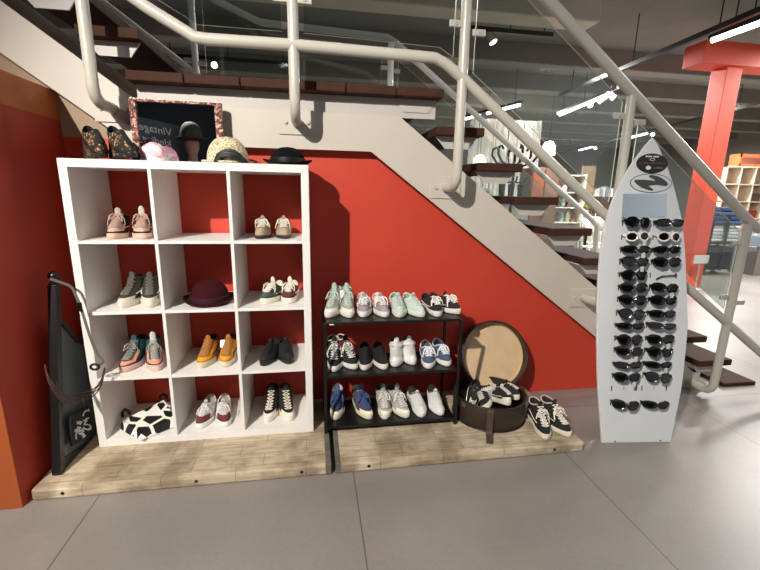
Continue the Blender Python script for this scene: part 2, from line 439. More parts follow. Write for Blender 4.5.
PROF = [(0, .62), (.12, .72), (.40, .70), (.72, 1.0), (.90, .93), (1, .80)]
class Shoe:
    """Shoe shape, toe towards -y, heel +y; side=+1 or -1 mirrors it."""
    def __init__(s, kind='low', L=.275, W=.050, side=1, sole=.028, toe_h=.055):
        s.L, s.W, s.side, s.hs, s.kind = L, W, side, sole, kind
        s.toe_h = toe_h
        if kind == 'high': s.zf, s.zb, s.zd, s.ca, s.cb, s.cy = .140, .130, .120, .054, .036, .060
        elif kind == 'mid': s.zf, s.zb, s.zd, s.ca, s.cb, s.cy = .122, .108, .098, .056, .035, .058
        else: s.zf, s.zb, s.zd, s.ca, s.cb, s.cy = .092, .082, .062, .062, .034, .052
    def foot(s, ph, grow=0.):
        t = (1 + cos(ph)) / 2
        w = (s.W + grow) * lerp_tab(PROF, t) * abs(sin(ph)) ** .72 * (1 if sin(ph) >= 0 else -1)
        c = .010 * (1 - (2 * t - 1) ** 2) - .006 * max(0, (t - .6) / .4)      # gentle banana curve
        return V((s.side * (w + c - .006), -(t - .5) * (s.L + 2 * grow), 0))
    def collar(s, ph, k=1.):
        z = s.zd + (s.zf - s.zd) * max(0, cos(ph)) ** 2 + (s.zb - s.zd) * max(0, -cos(ph)) ** 2
        return V((s.side * (s.cb * k * sin(ph) + .001), s.cy - s.ca * k * cos(ph), z))
    def surf(s, ph, u, lift=0.):
        p0 = s.foot(ph, -.003); p0.z = s.hs * .8
        p1 = s.collar(ph)
        f = max(0, cos(ph)) ** 1.6
        up = s.toe_h - s.hs * .5
        side_h = (p1.z - p0.z)
        c1 = p0 + V((0, -.004 * f, up * f + side_h * .42 * (1 - f)))
        if s.kind == 'high': c2f = V((0, -.040, -.085))
        elif s.kind == 'mid': c2f = V((0, -.055, -.060))
        else: c2f = V((0, -.080, -.026))
        out = V((s.side * sin(ph), 0, 0)) * .012 * (1 - f)
        c2 = p1 + c2f * f + V((0, 0, -side_h * .40)) * (1 - f) + out
        p = bez(p0, c1, c2, p1, u)
        if lift:
            e = .01
            a = s.surf(ph + e, u) - s.surf(ph - e, u); b = s.surf(ph, min(1, u + e)) - s.surf(ph, max(0, u - e))
            n = a.cross(b)
            n = n.normalized() if n.length > 1e-12 else V((0, 0, 1))
            c = V((0, s.cy * .5, .03))
            if n.dot(p - c) < 0: n = -n
            p = p + n * lift
        return p

def cloth(hexc, nz=.12):
    return mat('cloth_' + hexc[1:], hexc, .85, noise=nz, nscale=90, bump=.15)
def leather(hexc):
    return mat('leather_' + hexc[1:], hexc, .5, noise=.06, nscale=25)
def rubber(hexc):
    return mat('rubber_' + hexc[1:], hexc, .55, noise=.04, nscale=30)

def build_shoe(loc, rz, label, group, kind='low', side=1, upper='#333333', sole='#e8e2d8', lace='#f2efe8', toe=None, toecap=None,
               tongue=None, lining='#2a2725', stripe=None, eyestay=None, heel=None, collar=None, foxing=None, L=.275, W=.0465, sole_h=.028, toe_h=.055,
               bow=True, strap=False, tag_col=None, tongue_up=.022, laces=True, tilt=None, name='sneaker', cat='shoe', upmat=None, lace_r=.0026, cuff=None, toe_u=.30):
    t = thing(name, label, cat, (loc[0], loc[1], loc[2] + .0012), rz, group, local=True)
    if tilt: t.rotation_euler = tilt
    s = Shoe(kind, L, W, side, sole_h, toe_h)
    NP, NU = 40, 12
    PH = [2 * pi * k / NP for k in range(NP)]
    um = upmat or cloth(upper)
    # upper, split at the toe and heel where they have their own colour
    front = lambda i: min(i, NP - 1 - i) < NP * .145
    rear = lambda i: abs(i + .5 - NP / 2) < NP * .11
    def patch(nm, m, keep, lift=0., smooth=True):
        b = MB(); vs = [s.surf(PH[i], j / NU, lift) for j in range(NU + 1) for i in range(NP)]
        fs = [(j * NP + i, j * NP + (i + 1) % NP, (j + 1) * NP + (i + 1) % NP, (j + 1) * NP + i) for j in range(NU) for i in range(NP) if keep(i, j)]
        used = sorted({k for f in fs for k in f}); mp = {k: n for n, k in enumerate(used)}
        b.add([vs[k] for k in used], [[mp[k] for k in f] for f in fs])
        return b.obj(nm, m, t, smooth=smooth)
    tu = toe_u if not (toecap and toe_u == .30) else .22
    is_toe = lambda i, j: front(i) and (j + .5) / NU < tu
    is_heel = lambda i, j: rear(i) and (heel is not None)
    patch('upper', um, lambda i, j: not ((toe or toecap) and is_toe(i, j)) and not is_heel(i, j))
    if toecap: patch('toe_cap', rubber(toecap), is_toe, .0012)
    elif toe: patch('toe_box', cloth(toe), is_toe)
    if heel: patch('heel_patch', cloth(heel), is_heel)
    if foxing:    # a second band round the front of the upper, above the sole
        patch('mudguard', cloth(foxing), lambda i, j: min(i, NP - 1 - i) < NP * .24 and .02 < (j + .5) / NU < .17, .0012)
    # sole
    b = MB(); lv = [(-.004, 0.), (0., .004), (.0015, sole_h * .5), (.0005, sole_h), (-.006, sole_h)]
    vs = []
    for g, z in lv:
        for ph in PH:
            p = s.foot(ph, g); zz = z + (.006 * max(0, cos(ph)) ** 3 if z > sole_h * .4 else 0)
            if toecap and z > sole_h * .4: zz += .003 * max(0, cos(ph)) ** 2
            vs.append((p.x, p.y, zz))
    fs = [(j * NP + i, j * NP + (i + 1) % NP, (j + 1) * NP + (i + 1) % NP, (j + 1) * NP + i) for j in range(len(lv) - 1) for i in range(NP)]
    fs.append(tuple(range(NP))[::-1]); fs.append(tuple(range((len(lv) - 1) * NP, len(lv) * NP)))
    b.add(vs, fs); b.obj('sole', rubber(sole), t, smooth=True)
    # lining
    b = MB(); vs = []
    lv = [(1., 0), (.93, .001), (.88, -.012), (.86, -.04 if kind != 'low' else -.03), (.80, None), (.05, None)]
    for k, dz in lv:
        for ph in PH:
            p = s.collar(ph, k)
            vs.append((p.x, p.y, p.z + dz if dz is not None else s.hs + .006))
    fs = [(j * NP + i, j * NP + (i + 1) % NP, (j + 1) * NP + (i + 1) % NP, (j + 1) * NP + i) for j in range(len(lv) - 1) for i in range(NP)]
    b.add(vs, fs); b.obj('lining', cloth(lining), t, smooth=True)
    if collar:
        MB().tube([s.collar(ph) for ph in PH], .0042, 8, closed=True).obj('collar', cloth(collar), t, smooth=True)
    if cuff:
        b = MB(); b.grid(lambda a, c: s.surf(2 * pi * a, .80 + .20 * c, .006), NP, 3)
        b.obj('ankle_cuff', leather(cuff), t, smooth=True)
    # throat
    u0 = .46 if kind == 'low' else .36
    tw = .30 if kind == 'low' else .36
    if laces or tongue:
        b = MB(); tm = cloth(tongue or upper)
        def tng(a, c):
            u = u0 + (1 - u0) * min(1, c / .8)
            p = s.surf((a - .5) * 2 * tw, u, .0022)
            if c > .8:
                k = (c - .8) / .2
                p = p + V((0, -.002 * k, 1.)).normalized() * tongue_up * k * (1 - .35 * (2 * a - 1) ** 2)
            return p
        b.grid(tng, 6, 10); b.obj('tongue', tm, t, smooth=True, solid=.004)
    if eyestay:
        for sg in (1, -1):
            b = MB(); b.grid(lambda a, c: s.surf(sg * (tw + .02 + .24 * a), u0 - .02 + (1.0 - u0 + .02) * c, .0026), 3, 8)
            b.obj('eyestay', cloth(eyestay), t, smooth=True, solid=.002)
    if laces:
        n = 5 if kind == 'low' else 7
        b = MB(); le = tw + .06
        rows = [u0 + .03 + (.95 - u0 - .03) * k / (n - 1) for k in range(n)]
        for k, u in enumerate(rows):
            pts = [s.surf(-le + 2 * le * q / 6, u, .0055 + .002 * sin(pi * q / 6)) for q in range(7)]
            b.tube(pts, lace_r, 6, flat=.6)
            if k < n - 1:
                for sg in (1, -1):
                    b.tube([s.surf(sg * (-le + 2 * le * q / 5), u + (rows[k + 1] - u) * q / 5, .0075) for q in range(6)], lace_r, 6, flat=.6)
        if bow:
            top = s.surf(0, rows[-2], .010)
            rg = random.Random(hash(label) % 9999 if False else len(label) * 7 + int(abs(loc[0]) * 1000))
            for sg in (1, -1):
                w = .022 + .010 * rg.random(); dn = .012 + .02 * rg.random(); fw = .01 + .02 * rg.random()
                b.tube([top, top + V((sg * w * .5, -.004, .012)), top + V((sg * w, -fw, .004)), top + V((sg * w * 1.15, -fw - .008, -dn)),
                        top + V((sg * w * .75, -fw - .004, -dn * .7)), top + V((sg * w * .3, -.004, .004)), top], lace_r, 6, flat=.6)
                e = top + V((sg * (.034 + .008 * rg.random()), -.012 - .03 * rg.random(), -.030 - .02 * rg.random()))
                b.tube([top, top + V((sg * .018, -.012, .006)), top + V((sg * .034, -.018, -.012)), e], lace_r, 6, flat=.6)
        b.obj('laces', cloth(lace, .05), t, smooth=True)
    if strap:
        b = MB(); b.grid(lambda a, c: s.surf((a - .5) * 2.2, .80 + .14 * c, .008), 8, 2)
        b.obj('ankle_strap', leather(upper), t, smooth=True, solid=.005)
    if stripe:
        for sg in (1, -1):
            pts = [(.95, .34), (1.25, .40), (1.55, .52), (1.85, .62), (2.1, .50), (2.4, .22), (2.6, .10)]
            MB().tube([s.surf(sg * a, u, .0015) for a, u in pts], .0042, 6, flat=.5).obj('side_stripe', leather(stripe), t, smooth=True)
    if tag_col:
        p = s.surf(.45, .92, .012)
        b = MB(); b.obox(p + V((.004 * side, -.010, -.016)), V((.013, 0, 0)), V((0, .0006, 0)), V((0, .006, .021)))
        b.obj('price_tag', mat('card_' + tag_col[1:], tag_col, .7), t)
    return t

def pair(where, desc, spots, group, kind='low', ends=('by the orange wall', 'by the rack'), cat='shoe', **kw):
    """spots: two (toe x, toe y, z, yaw) of the pair seen left and right."""
    L = kw.get('L', .275); out = []
    first = kw.pop('first', {}); second = kw.pop('second', {})
    for k, (x, y, z, yaw) in enumerate(spots):
        a = R(yaw); e = dict(kw); e.update((first, second)[k])
        loc = (x - sin(a) * L / 2, y + cos(a) * L / 2, z)
        lab = f'{desc} {where}, {ends[k]}'
        out.append(build_shoe(loc, a, lab, group, kind, (1, -1)[k], **e))
    return out

G = 'second hand shoes in the white cube shelf'
A, B_, C_, D_ = ROW
cub = ('wall side', 'rack side')
pair('in the top outer cubby', 'pink and black high-top', [(.177, .050, A, 12), (.292, .050, A, 12)], G, 'mid', cub, upper='#2b2422', toe='#cfa797', foxing='#17130f', toe_u=.55, sole='#d9b3a2',
     lace='#caa898', tongue='#b5a79a', eyestay='#b98f82', stripe='#c9a394', heel='#c9a394', lining='#241d1c', collar='#17130f', tongue_up=.025, sole_h=.024, toe_h=.052,
     second=dict(tongue='#c3bba9', tongue_up=.035))
pair('in the second outer cubby', 'dark grey canvas high-top', [(.177, .055, B_, 1), (.292, .050, B_, 10)], G, 'high', cub, upper='#38352f', toecap='#cfc7b4', sole='#d8d0be', lace='#77726b', toe_u=.24,
     tongue='#4c4a44', lining='#2c2a27', stripe='#d6d0c4', sole_h=.030, bow=False)
pair('in the third outer cubby', 'teal high-top with peach toe', [(.142, .050, C_, -3), (.290, .050, C_, 16)], G, 'high', cub, upper='#20444a', toe='#eb9474', foxing='#1a3d42', toe_u=.64, sole='#dcb9ae', lace='#9a968b',
     tongue='#2c4a4c', eyestay='#2c4f58', lining='#1a2426', heel='#1b3033', toe_h=.05, second=dict(tongue='#c9c4bd', heel='#c98e78', tongue_up=.04))
pair('in the top cubby by the rack', 'taupe suede sneaker with white laces', [(.876, .060, A, 4), (.978, .070, A, -1)], G, 'low', cub, upper='#a8957d', sole='#2a2421', lace='#efe8dc', tongue='#a08d76',
     lining='#6d5b49', sole_h=.014, toe_h=.05, second=dict(heel='#3a2c28'))
pair('in the second cubby by the rack', 'maroon sneaker with black toe', [(.877, .060, B_, -14), (.986, .060, B_, -8)], G, 'low', cub, upper='#6a2a2c', foxing='#23201f', sole='#e9e2d2', lace='#efe9dc',
     tongue='#e8dfcf', lining='#d8d0c0', stripe='#e6ddce', eyestay='#5d2326', tongue_up=.035, first=dict(upper='#42564a'))
pair('in the third middle cubby', 'mustard yellow high-top', [(.530, .060, C_, -2), (.635, .060, C_, -5)], G, 'mid', cub, upper='#c07c20', toe='#e2a01f', foxing='#b8761f', toe_u=.56, sole='#d8cdb4', lace='#b98a54',
     tongue='#a56a1c', lining='#2a1c12', collar='#2a1e16', stripe='#2a2018', eyestay='#b06f1d', bow=False, second=dict(tag_col='#f2f0ea', heel='#b4721e'))
pair('in the third cubby by the rack', 'plain black sneaker', [(.862, .050, C_, -8), (.981, .060, C_, 6)], G, 'low', cub, upper='#17181a', sole='#141416', lace='#1a1b1d', tongue='#18191b', lining='#0f1011', toe='#1a1b1d', bow=False)
pair('in the bottom middle cubby', 'white and grey slip shoe with maroon toe', [(.505, .040, D_, 0), (.622, .040, D_, 9)], G, 'low', cub, upper='#d5d2cc', toe='#6b2f33', foxing='#6b2f33', toe_u=.48, sole='#eceae6', lace='#e6e3dc',
     tongue='#b9bab8', lining='#a39a90', collar='#e0dcd4')
pair('in the bottom cubby by the rack', 'black canvas high-top with white toe cap', [(.869, .060, D_, -1), (.976, .055, D_, 7)], G, 'high', cub, upper='#1b1a1a', toecap='#e8e0cf', sole='#ebe4d6', lace='#efe6d2', tongue='#1e1d1d',
     lining='#4a3d2f', W=.0445, bow=False, first=dict(tongue_up=.03), second=dict(tongue_up=.035))

# shoe rack
t = thing('shoe_rack', 'low black metal shoe rack with three full shelves', 'rack', (1.575, .12, .06))
RX0, RX1, RY0, RY1 = 1.19, 1.955, -.03, .25
RT, RM, RB = .722, .416, .106
for x in (RX0, RX1):
    for y in (RY0, RY1):
        MB().box(x - .008, x + .008, y - .008, y + .008, .06, .716).obj('upright', M['blackm'], t, bevel=.002)
for z in (RT, RM, RB):
    MB().box(RX0 + .008, RX1 - .008, RY0 - .008, RY1 + .008, z - .016, z).obj('rack_shelf', M['blackm'], t, bevel=.003)
MB().box(RX0 + .025, RX0 + .047, RY0 - .0088, RY0 - .008, RT - .013, RT - .008).obj('sticker', mat('paper', '#e8e6df', .7), t)
re = ('shelf side', 'case side')
G = 'second hand shoes on the black rack'
pair('on the rack top', 'grey canvas high-top with mint tongue', [(1.220, .040, RT, -13), (1.318, .030, RT, -3)], G, 'high', re, upper='#9c978c', toecap='#ded9cc', sole='#e4dfd2', lace='#c6d0c4', tongue='#a1baab', lining='#b7c7b8', W=.0445,
     tongue_up=.03, second=dict(tag_col='#dfe9dc'))
pair('on the rack top', 'grey low sneaker with white laces', [(1.417, .030, RT, -2), (1.518, .018, RT, 0)], G, 'low', re, upper='#9a9494', sole='#e6e1dc', lace='#eeebe8', tongue='#a19b9b', lining='#d9d4cf', stripe='#e9e5e2', collar='#cfcac6', W=.0445,
     second=dict(tag_col='#e8b9a8'))
pair('on the rack top', 'mint green low sneaker', [(1.620, .005, RT, 0), (1.723, -.005, RT, 6)], G, 'low', re, upper='#c3d0c8', sole='#d6dccd', lace='#cddad2', tongue='#b9cbc1', lining='#8fa59b', collar='#d3e3d8', bow=False)
pair('on the rack top', 'black low sneaker with thick white laces', [(1.842, .000, RT, 8), (1.958, .035, RT, 24)], G, 'low', re, upper='#1d1b1c', sole='#e3ddd4', lace='#f0ece5', tongue='#232122', lining='#151414', stripe='#ece8e1', W=.044, L=.26, lace_r=.0036)
pair('on the middle rack shelf', 'black and white high-top', [(1.252, .005, RM, 2), (1.350, .020, RM, 14)], G, 'high', re, upper='#1a1a1b', sole='#e2ddd6', lace='#e9e6df', tongue='#1d1d1e', lining='#141414', stripe='#e8e4dc', collar='#d9d4ca', second=dict(tag_col='#e06a66'))
pair('on the middle rack shelf', 'black slip-on shoe with white sole', [(1.422, .002, RM, -4), (1.514, .000, RM, -2)], G, 'low', re, upper='#151516', sole='#e6dfd2', lining='#0e0e0f', laces=False, tongue='#171718', foxing='#1b1a19', tongue_up=.004, W=.044)
pair('on the middle rack shelf', 'white leather high-top with ankle strap', [(1.604, .030, RM, -8), (1.692, .045, RM, -5)], G, 'mid', re, upper='#dedcd8', toecap='#e4e1db', sole='#eceae5', lace='#cfccc6', tongue='#e2e0db', lining='#5d5a55', strap=True, bow=False, W=.043, L=.215)
pair('on the middle rack shelf', 'blue low sneaker with white laces', [(1.791, -.020, RM, -7), (1.891, .000, RM, -3)], G, 'low', re, upper='#465673', sole='#ece5dc', lace='#eef0f0', tongue='#4b5c7c', lining='#5c5d66', stripe='#e8e6e4', collar='#d8d4cf', lace_r=.0034)
pair('on the bottom rack shelf', 'navy canvas shoe with blue laces', [(1.256, .020, RB, -4), (1.438, .000, RB, 12)], G, 'mid', re, upper='#454350', toecap='#ece2c4', sole='#e9dfc6', lace='#3b5183', tongue='#44587c', lining='#d7cdbb', lace_r=.0044, tongue_up=.045, W=.0445, first=dict(heel='#d8d2c6'))
pair('on the bottom rack shelf', 'grey canvas shoe with long white laces', [(1.547, -.010, RB, 1), (1.656, -.014, RB, 11)], G, 'mid', re, upper='#aaa6a2', toecap='#ece4cf', sole='#e9e3d4', lace='#dedbd5', tongue='#9b9894', lining='#6a6663', lace_r=.0032, W=.0445, tongue_up=.04)
pair('on the bottom rack shelf', 'white low sneaker', [(1.768, -.015, RB, 6), (1.862, -.010, RB, -5)], G, 'low', re, upper='#dcdad6', sole='#efedea', lace='#e9e7e3', tongue='#d4d2ce', lining='#8c857d', bow=False, toe_h=.05)
# the pair at the end of the timber block
pair('on the timber block', 'black suede high-top with white stripe and laces', [(2.428, -.262, .06, -6), (2.552, -.254, .06, 4)], 'black high-tops beside the round case', 'high',
     ('nearer the round case', 'nearer the sunglasses board'), upper='#161514', sole='#e2d9c8', lace='#e9e2d5', tongue='#1a1918', lining='#2b2523', stripe='#e6dfd2', collar='#cfb8ac', lace_r=.0036, L=.285)

# leopard flats on top of the shelf, standing on their toes against the wall
lm = speckle_mat('leopard_print', '#17120f', ['#6d5034', '#a9825a', '#2a1d14'], 110, .62)
for k, (x, yw, e) in enumerate(((.098, 40, 'by the orange wall'), (.224, 40, 'by the mosaic mirror'))):
    a = R(yw); tl0 = R(19)
    t = build_shoe((x, .15 - .03 * k, KTOP + .054), 0, f'dark leopard print wedge loafer on the white shelf, {e}', 'leopard loafers', 'low', (1, -1)[k], upper='#15110f', sole='#1a1613', laces=False, tongue='#14110f',
               lining='#0d0c0c', upmat=lm, sole_h=.014, toe_h=.045, L=.265, W=.042, tilt=(tl0, 0, a), name='loafer', tongue_up=.004)
    ft = Shoe('low', .265, .040, (1, -1)[k])
    top = [ft.foot(2 * pi * q / 32) for q in range(32)]
    cut = lambda y: min(-.001, -(y + .120) * math.tan(tl0))
    b = MB(); n = 32
    b.add([(p.x, p.y, .002) for p in top] + [(p.x, p.y, cut(p.y)) for p in top], [tuple(range(n)), tuple(range(n, 2 * n))] + [(q, (q + 1) % n, n + (q + 1) % n, n + q) for q in range(n)])
    b.obj('wedge_heel', lm, t)

# ------------------------------------------------------------------ round case with shoes
CX, CY, CR, CH = 2.205, .062, .220, .150
t = thing('round_case', 'round dark brown hat case standing open with shoes inside', 'case', (CX, CY, .06))
brown = mat('brown_case_leather', '#33261f', .5, noise=.15, nscale=18)
liner = mat('case_lining', '#d0b48e', .8, noise=.06, nscale=12, alt='#c6a983')
pr = [(CR - .004, 0), (CR, .004), (CR, CH - .003), (CR - .002, CH), (CR - .008, CH), (CR - .008, .010), (.001, .010)]
MB().lathe(pr[:5] + pr[5:], (CX, CY, .06), 56).obj('case_body', brown, t, smooth=True)
MB().tube([(CX + CR * cos(a) * 1.002, CY + CR * sin(a) * 1.002, .06 + CH - .003) for a in [2 * pi * k / 56 for k in range(56)]], .0045, 8, closed=True).obj('rim', mat('dark_trim', '#1d1613', .45), t, smooth=True)
MB().tube([(CX + (CR + .001) * cos(a), CY + (CR + .001) * sin(a), .066) for a in [2 * pi * k / 56 for k in range(56)]], .004, 8, closed=True).obj('rim', mat('dark_trim', '#1d1613', .45), t, smooth=True)
for a in (R(205), R(318)):
    p = V((CX + CR * cos(a), CY + CR * sin(a), .06 + CH - .025)); n = V((cos(a), sin(a), 0))
    f = MB().obox(p + n * .002, n * .003, V((-n.y, n.x, 0)) * .011, V((0, 0, .016))).obj('latch', mat('nickel', '#b9b4aa', .3, metal=1.), t, bevel=.002)
    MB().tube([p + n * .005 + V((0, 0, -.008)), p + n * .011 + V((0, 0, -.010)), p + n * .011 + V((0, 0, .006)), p + n * .005 + V((0, 0, .008))], .0016, 6).obj('catch', mat('nickel', '#b9b4aa', .3, metal=1.), f)
# carrying strap hanging over the front on to the block
a = R(-112); n = V((cos(a), sin(a), 0)); tn = V((-n.y, n.x, 0))
sp = [V((CX, CY, 0)) + n * (CR + d) + V((0, 0, z)) for d, z in ((.003, .205), (.010, .190), (.016, .120), (.022, .085), (.040, .070), (.115, .066))]
b = MB()
for i in range(len(sp) - 1):
    m_ = (sp[i] + sp[i + 1]) / 2; d = (sp[i + 1] - sp[i]); nn = tn.cross(d).normalized()
    b.obox(m_, d * .52, tn * .018, nn * .004)
b.obj('carry_strap', mat('worn_strap', '#4a3a30', .7, noise=.4, nscale=25), t)
# lid leaning on the wall
lc = V((2.312, .292, .352)); LRX, LRZ = .230, .226; tl = R(21)
lx = V((1, 0, 0)).normalized(); lz = V((0, sin(tl), cos(tl))); ly = lx.cross(lz) * -1   # lz up the lid, ly out of its back
def lidp(a, k, d):
    z = sin(a)
    zz = max(z, -.90)
    return lc + lx * (LRX * k * cos(a)) + lz * (LRZ * k * zz) + V((0, cos(tl), -sin(tl))) * d
lid = MB(); AN = [2 * pi * i / 56 for i in range(56)]
rings = [(.968, .010), (.978, -.05), (1., -.05), (1., .03), (.98, .034), (.001, .034)]
lid.add([lidp(a, k, d) for k, d in rings for a in AN], [(j * 56 + i, j * 56 + (i + 1) % 56, (j + 1) * 56 + (i + 1) % 56, (j + 1) * 56 + i) for j in range(5) for i in range(56)])
lo = lid.obj('lid', brown, t, smooth=True)
b = MB(); rings = [(.966, .000), (.962, .012), (.945, .020), (.001, .020)]
b.add([lidp(a, k, d) for k, d in rings for a in AN], [(j * 56 + i, j * 56 + (i + 1) % 56, (j + 1) * 56 + (i + 1) % 56, (j + 1) * 56 + i) for j in range(3) for i in range(56)])
b.obj('lining', liner, lo, smooth=True)
MB().tube([lidp(a, .989, -.05) for a in AN], .005, 8, closed=True).obj('rim', mat('dark_trim', '#1d1613', .45), lo, smooth=True)
# cloth hinge
b = MB(); b.grid(lambda u, v: V((2.312 + (u - .5) * .24, .190 + .012 * v - .006 * (2 * u - 1) ** 2, .105 + .055 * v)), 8, 3)
b.obj('hinge_cloth', liner, t, smooth=True, solid=.003)
G = 'black and white shoes thrown in the round case'
cs = [((2.088, .060, .165), (R(55), R(10), R(-20)), 'black and white sneaker standing on end in the round case, beside the rack', dict(stripe='#efe9df', toecap='#ded7c8', eyestay='#d5cfc4')),
      ((2.160, -.012, .165), (R(-14), R(-35), R(-10)), 'black sneaker lying on its side in the round case behind the strap', dict(sole='#e6dcc2')),
      ((2.205, .090, .160), (R(-8), R(28), R(-70)), 'pale grey sneaker lying across the middle of the round case', dict(upper='#d8d3ca', tongue='#c9c2b6')),
      ((2.245, -.005, .165), (R(-16), R(12), R(14)), 'black sneaker with white trim pointing at the case latch', dict(stripe='#efe9df', toecap='#e6dfce', tongue='#d9d2c4')),
      ((2.315, .060, .160), (R(-12), R(10), R(38)), 'black sneaker with white stripes against the far case rim', dict(stripe='#f0ebe2', lining='#cfc8bc'))]
for p, rt, lab, kw in cs:
    e = dict(upper='#1a1918', sole='#ddd5c4', lace='#e2dccf', tongue='#242220', lining='#2a2725'); e.update(kw)
    build_shoe(p, 0, lab, G, 'low', 1, tilt=rt, L=.190, W=.036, bow=False, **e)

# ------------------------------------------------------------------ hats
def brim_hat(name, label, loc, crown, brim_r, m, crown_r, sx=1., sy=1., curl=.0, band=None, rz=0., dent=0., brim_t=.004, cat='hat', droop=0., tiltx=0.):
    t = thing(name, label, cat, loc, rz, None, local=True)
    if tiltx: t.rotation_euler = (tiltx, 0, rz)
    def bend(x, y, z):
        r = math.hypot(x / sx, y / sy)
        if r > crown_r * 1.02:
            k = (r - crown_r) / max(1e-6, brim_r - crown_r)
            z += curl * k * k * (abs(x / sx) / r) ** 2 - droop * k * (abs(y / sy) / r)
        elif dent and z > crown * .7:
            z -= dent * math.exp(-(x / (crown_r * .35)) ** 2) * (z - crown * .7) / (crown * .3)
        return (x, y, z)
    N = 44
    prof = [(brim_r, .006), (brim_r + .002, .009), (brim_r, .006 + brim_t * 2), (crown_r * 1.05, .006 + brim_t * 2), (crown_r, .014)]
    for k in range(1, 9):
        a = pi / 2 * k / 8
        prof.append((crown_r * max(.012, cos(a) ** .55), .014 + (crown - .014) * (.45 * (k / 8) + .55 * sin(a)) ))
    MB().lathe(prof, (0, 0, 0), N, sx, sy, bend).obj('crown', m, t, smooth=True)
    MB().lathe([(crown_r * .98, .004), (brim_r, .006), (brim_r, .0085), (crown_r * .98, .0085)], (0, 0, 0), N, sx, sy, bend).obj('brim', m, t, smooth=True)
    if band:
        MB().lathe([(crown_r * 1.012, .013), (crown_r * 1.018, .016), (crown_r * 1.012, .040), (crown_r * .99, .041)], (0, 0, 0), N, sx, sy).obj('hat_band', band, t, smooth=True)
    return t
felt_m = mat('maroon_felt', '#380f15', .95, spec=.15, noise=.15, nscale=60)
brim_hat('felt_hat', 'burgundy felt hat with rolled brim in the second middle cubby', (.572, .165, ROW[1]), .122, .135, felt_m, .100, 1., 1.1, .018, mat('maroon_ribbon', '#33101a', .6), R(8), dent=.006)
blackfelt = mat('black_felt', '#0b0b0c', .95, spec=.15, noise=.1, nscale=60)
brim_hat('bowler_hat', 'black felt bowler hat at the rack end of the white shelf top', (1.012, .17, KTOP), .098, .125, blackfelt, .092, 1., 1.12, .022, mat('black_ribbon', '#0b0b0c', .5))
straw = speckle_mat('straw_weave', '#d3c5a6', ['#b7a27c', '#e2d6bb', '#9c875f'], 170, .35)
brim_hat('straw_hat', 'speckled straw hat with rounded crown beside the black bowler on the shelf top', (.705, .20, KTOP), .142, .128, straw, .104, 1., 1.05, .006, None)
# dark hair-like scarf piece lying in front of the straw hat
b = MB()
rg = random.Random(3)
for i in range(26):
    u = i / 25; x0 = .655 + .025 * rg.random(); y0 = .062 + .02 * rg.random()
    h = .030 + .035 * sin(pi * min(1, u * 1.1)) * rg.uniform(.7, 1)
    pts = [(x0 + .140 * q / 7 + .006 * rg.random(), y0 - .012 * sin(pi * q / 7) + .02 * u, KTOP + .007 + h * sin(pi * (q / 7) ** .8) ) for q in range(8)]
    b.tube(pts, .006, 6)
tag(b.obj('hair_piece', mat('black_hair', '#0c0a09', .5, noise=.3, nscale=50), smooth=True), 'dark brown hair piece lying against the straw hat on the shelf top', 'hairpiece')
# soft white and pink cap
t = thing('knitted_cap', 'white and pink knitted cap in front of the mosaic mirror', 'cap', (.352, .170, KTOP), 0, None, local=True)
rg = random.Random(5)
MB().lathe([(.054, .0), (.059, .012), (.058, .035), (.049, .058), (.030, .071), (.004, .074)], (0, 0, 0), 32,
           fn=lambda x, y, z: (x * 1.05 + .004 * sin(9 * y * 20), y + .003 * sin(x * 150), z * (1.25 + .10 * sin(x * 60 + 1)))).obj('crown', speckle_mat('pink_flowers', '#efe2e2', ['#e58fa8', '#f0b9c6', '#e9a3b6'], 34, .4), t, smooth=True)
MB().lathe([(.056, -.0), (.063, .003), (.065, .014), (.059, .020)], (0, 0, 0), 32).obj('hem', cloth('#f0e9e6'), t, smooth=True)
b = MB(); b.ball((-.070, -.02, .022), .024, .035, .022)
b.obj('ear_flap', cloth('#151313'), t, smooth=True)

# mosaic mirror on the shelf top, leaning on the string
mir = thing('mosaic_mirror', 'framed mirror edged in pink mosaic chips on top of the white shelf', 'mirror', (.452, .27, KTOP))
mos = speckle_mat('pink_mosaic', '#54302b', ['#9c564d', '#3d201d', '#b08479', '#7d443d', '#c4ae9e'], 110, .2)
X0, X1, Z0, Z1 = .232, .678, KTOP, 1.842
MB().box(X0 + .02, X1 - .02, .263, .267, Z0 + .006, Z1 - .012).obj('mirror_glass', mat('silvered_glass', '#e6eaec', .01, metal=1.), mir)
MB().box(X0, X0 + .030, .250, .275, Z0, Z1).obj('frame_side', mos, mir, bevel=.002)
MB().box(X1 - .036, X1, .250, .275, Z0, Z1).obj('frame_side', mos, mir, bevel=.002)
MB().box(X0 + .030, X1 - .036, .250, .275, Z1 - .011, Z1).obj('frame_rail', mos, mir, bevel=.002)
MB().box(X0 + .030, X1 - .036, .250, .275, Z0, Z0 + .010).obj('frame_rail', mos, mir, bevel=.002)
MB().box(X0 + .004, X1 - .004, .268, .277, Z0 + .003, Z1 - .003).obj('backing', M['blackw'], mir)
rg = random.Random(11); b = MB()
for i in range(26):
    x = X0 + .01 + (X1 - X0 - .02) * i / 25
    b.obox((x, .262, Z1 + .002), (.006 * rg.uniform(.5, 1), 0, 0), (0, .009, 0), (0, 0, .004 * rg.uniform(.3, 1.6)))
b.obj('mosaic_chip', mat('mosaic_chips', '#d9c8b0', .4), mir); bpy.data.objects[-1] if False else None

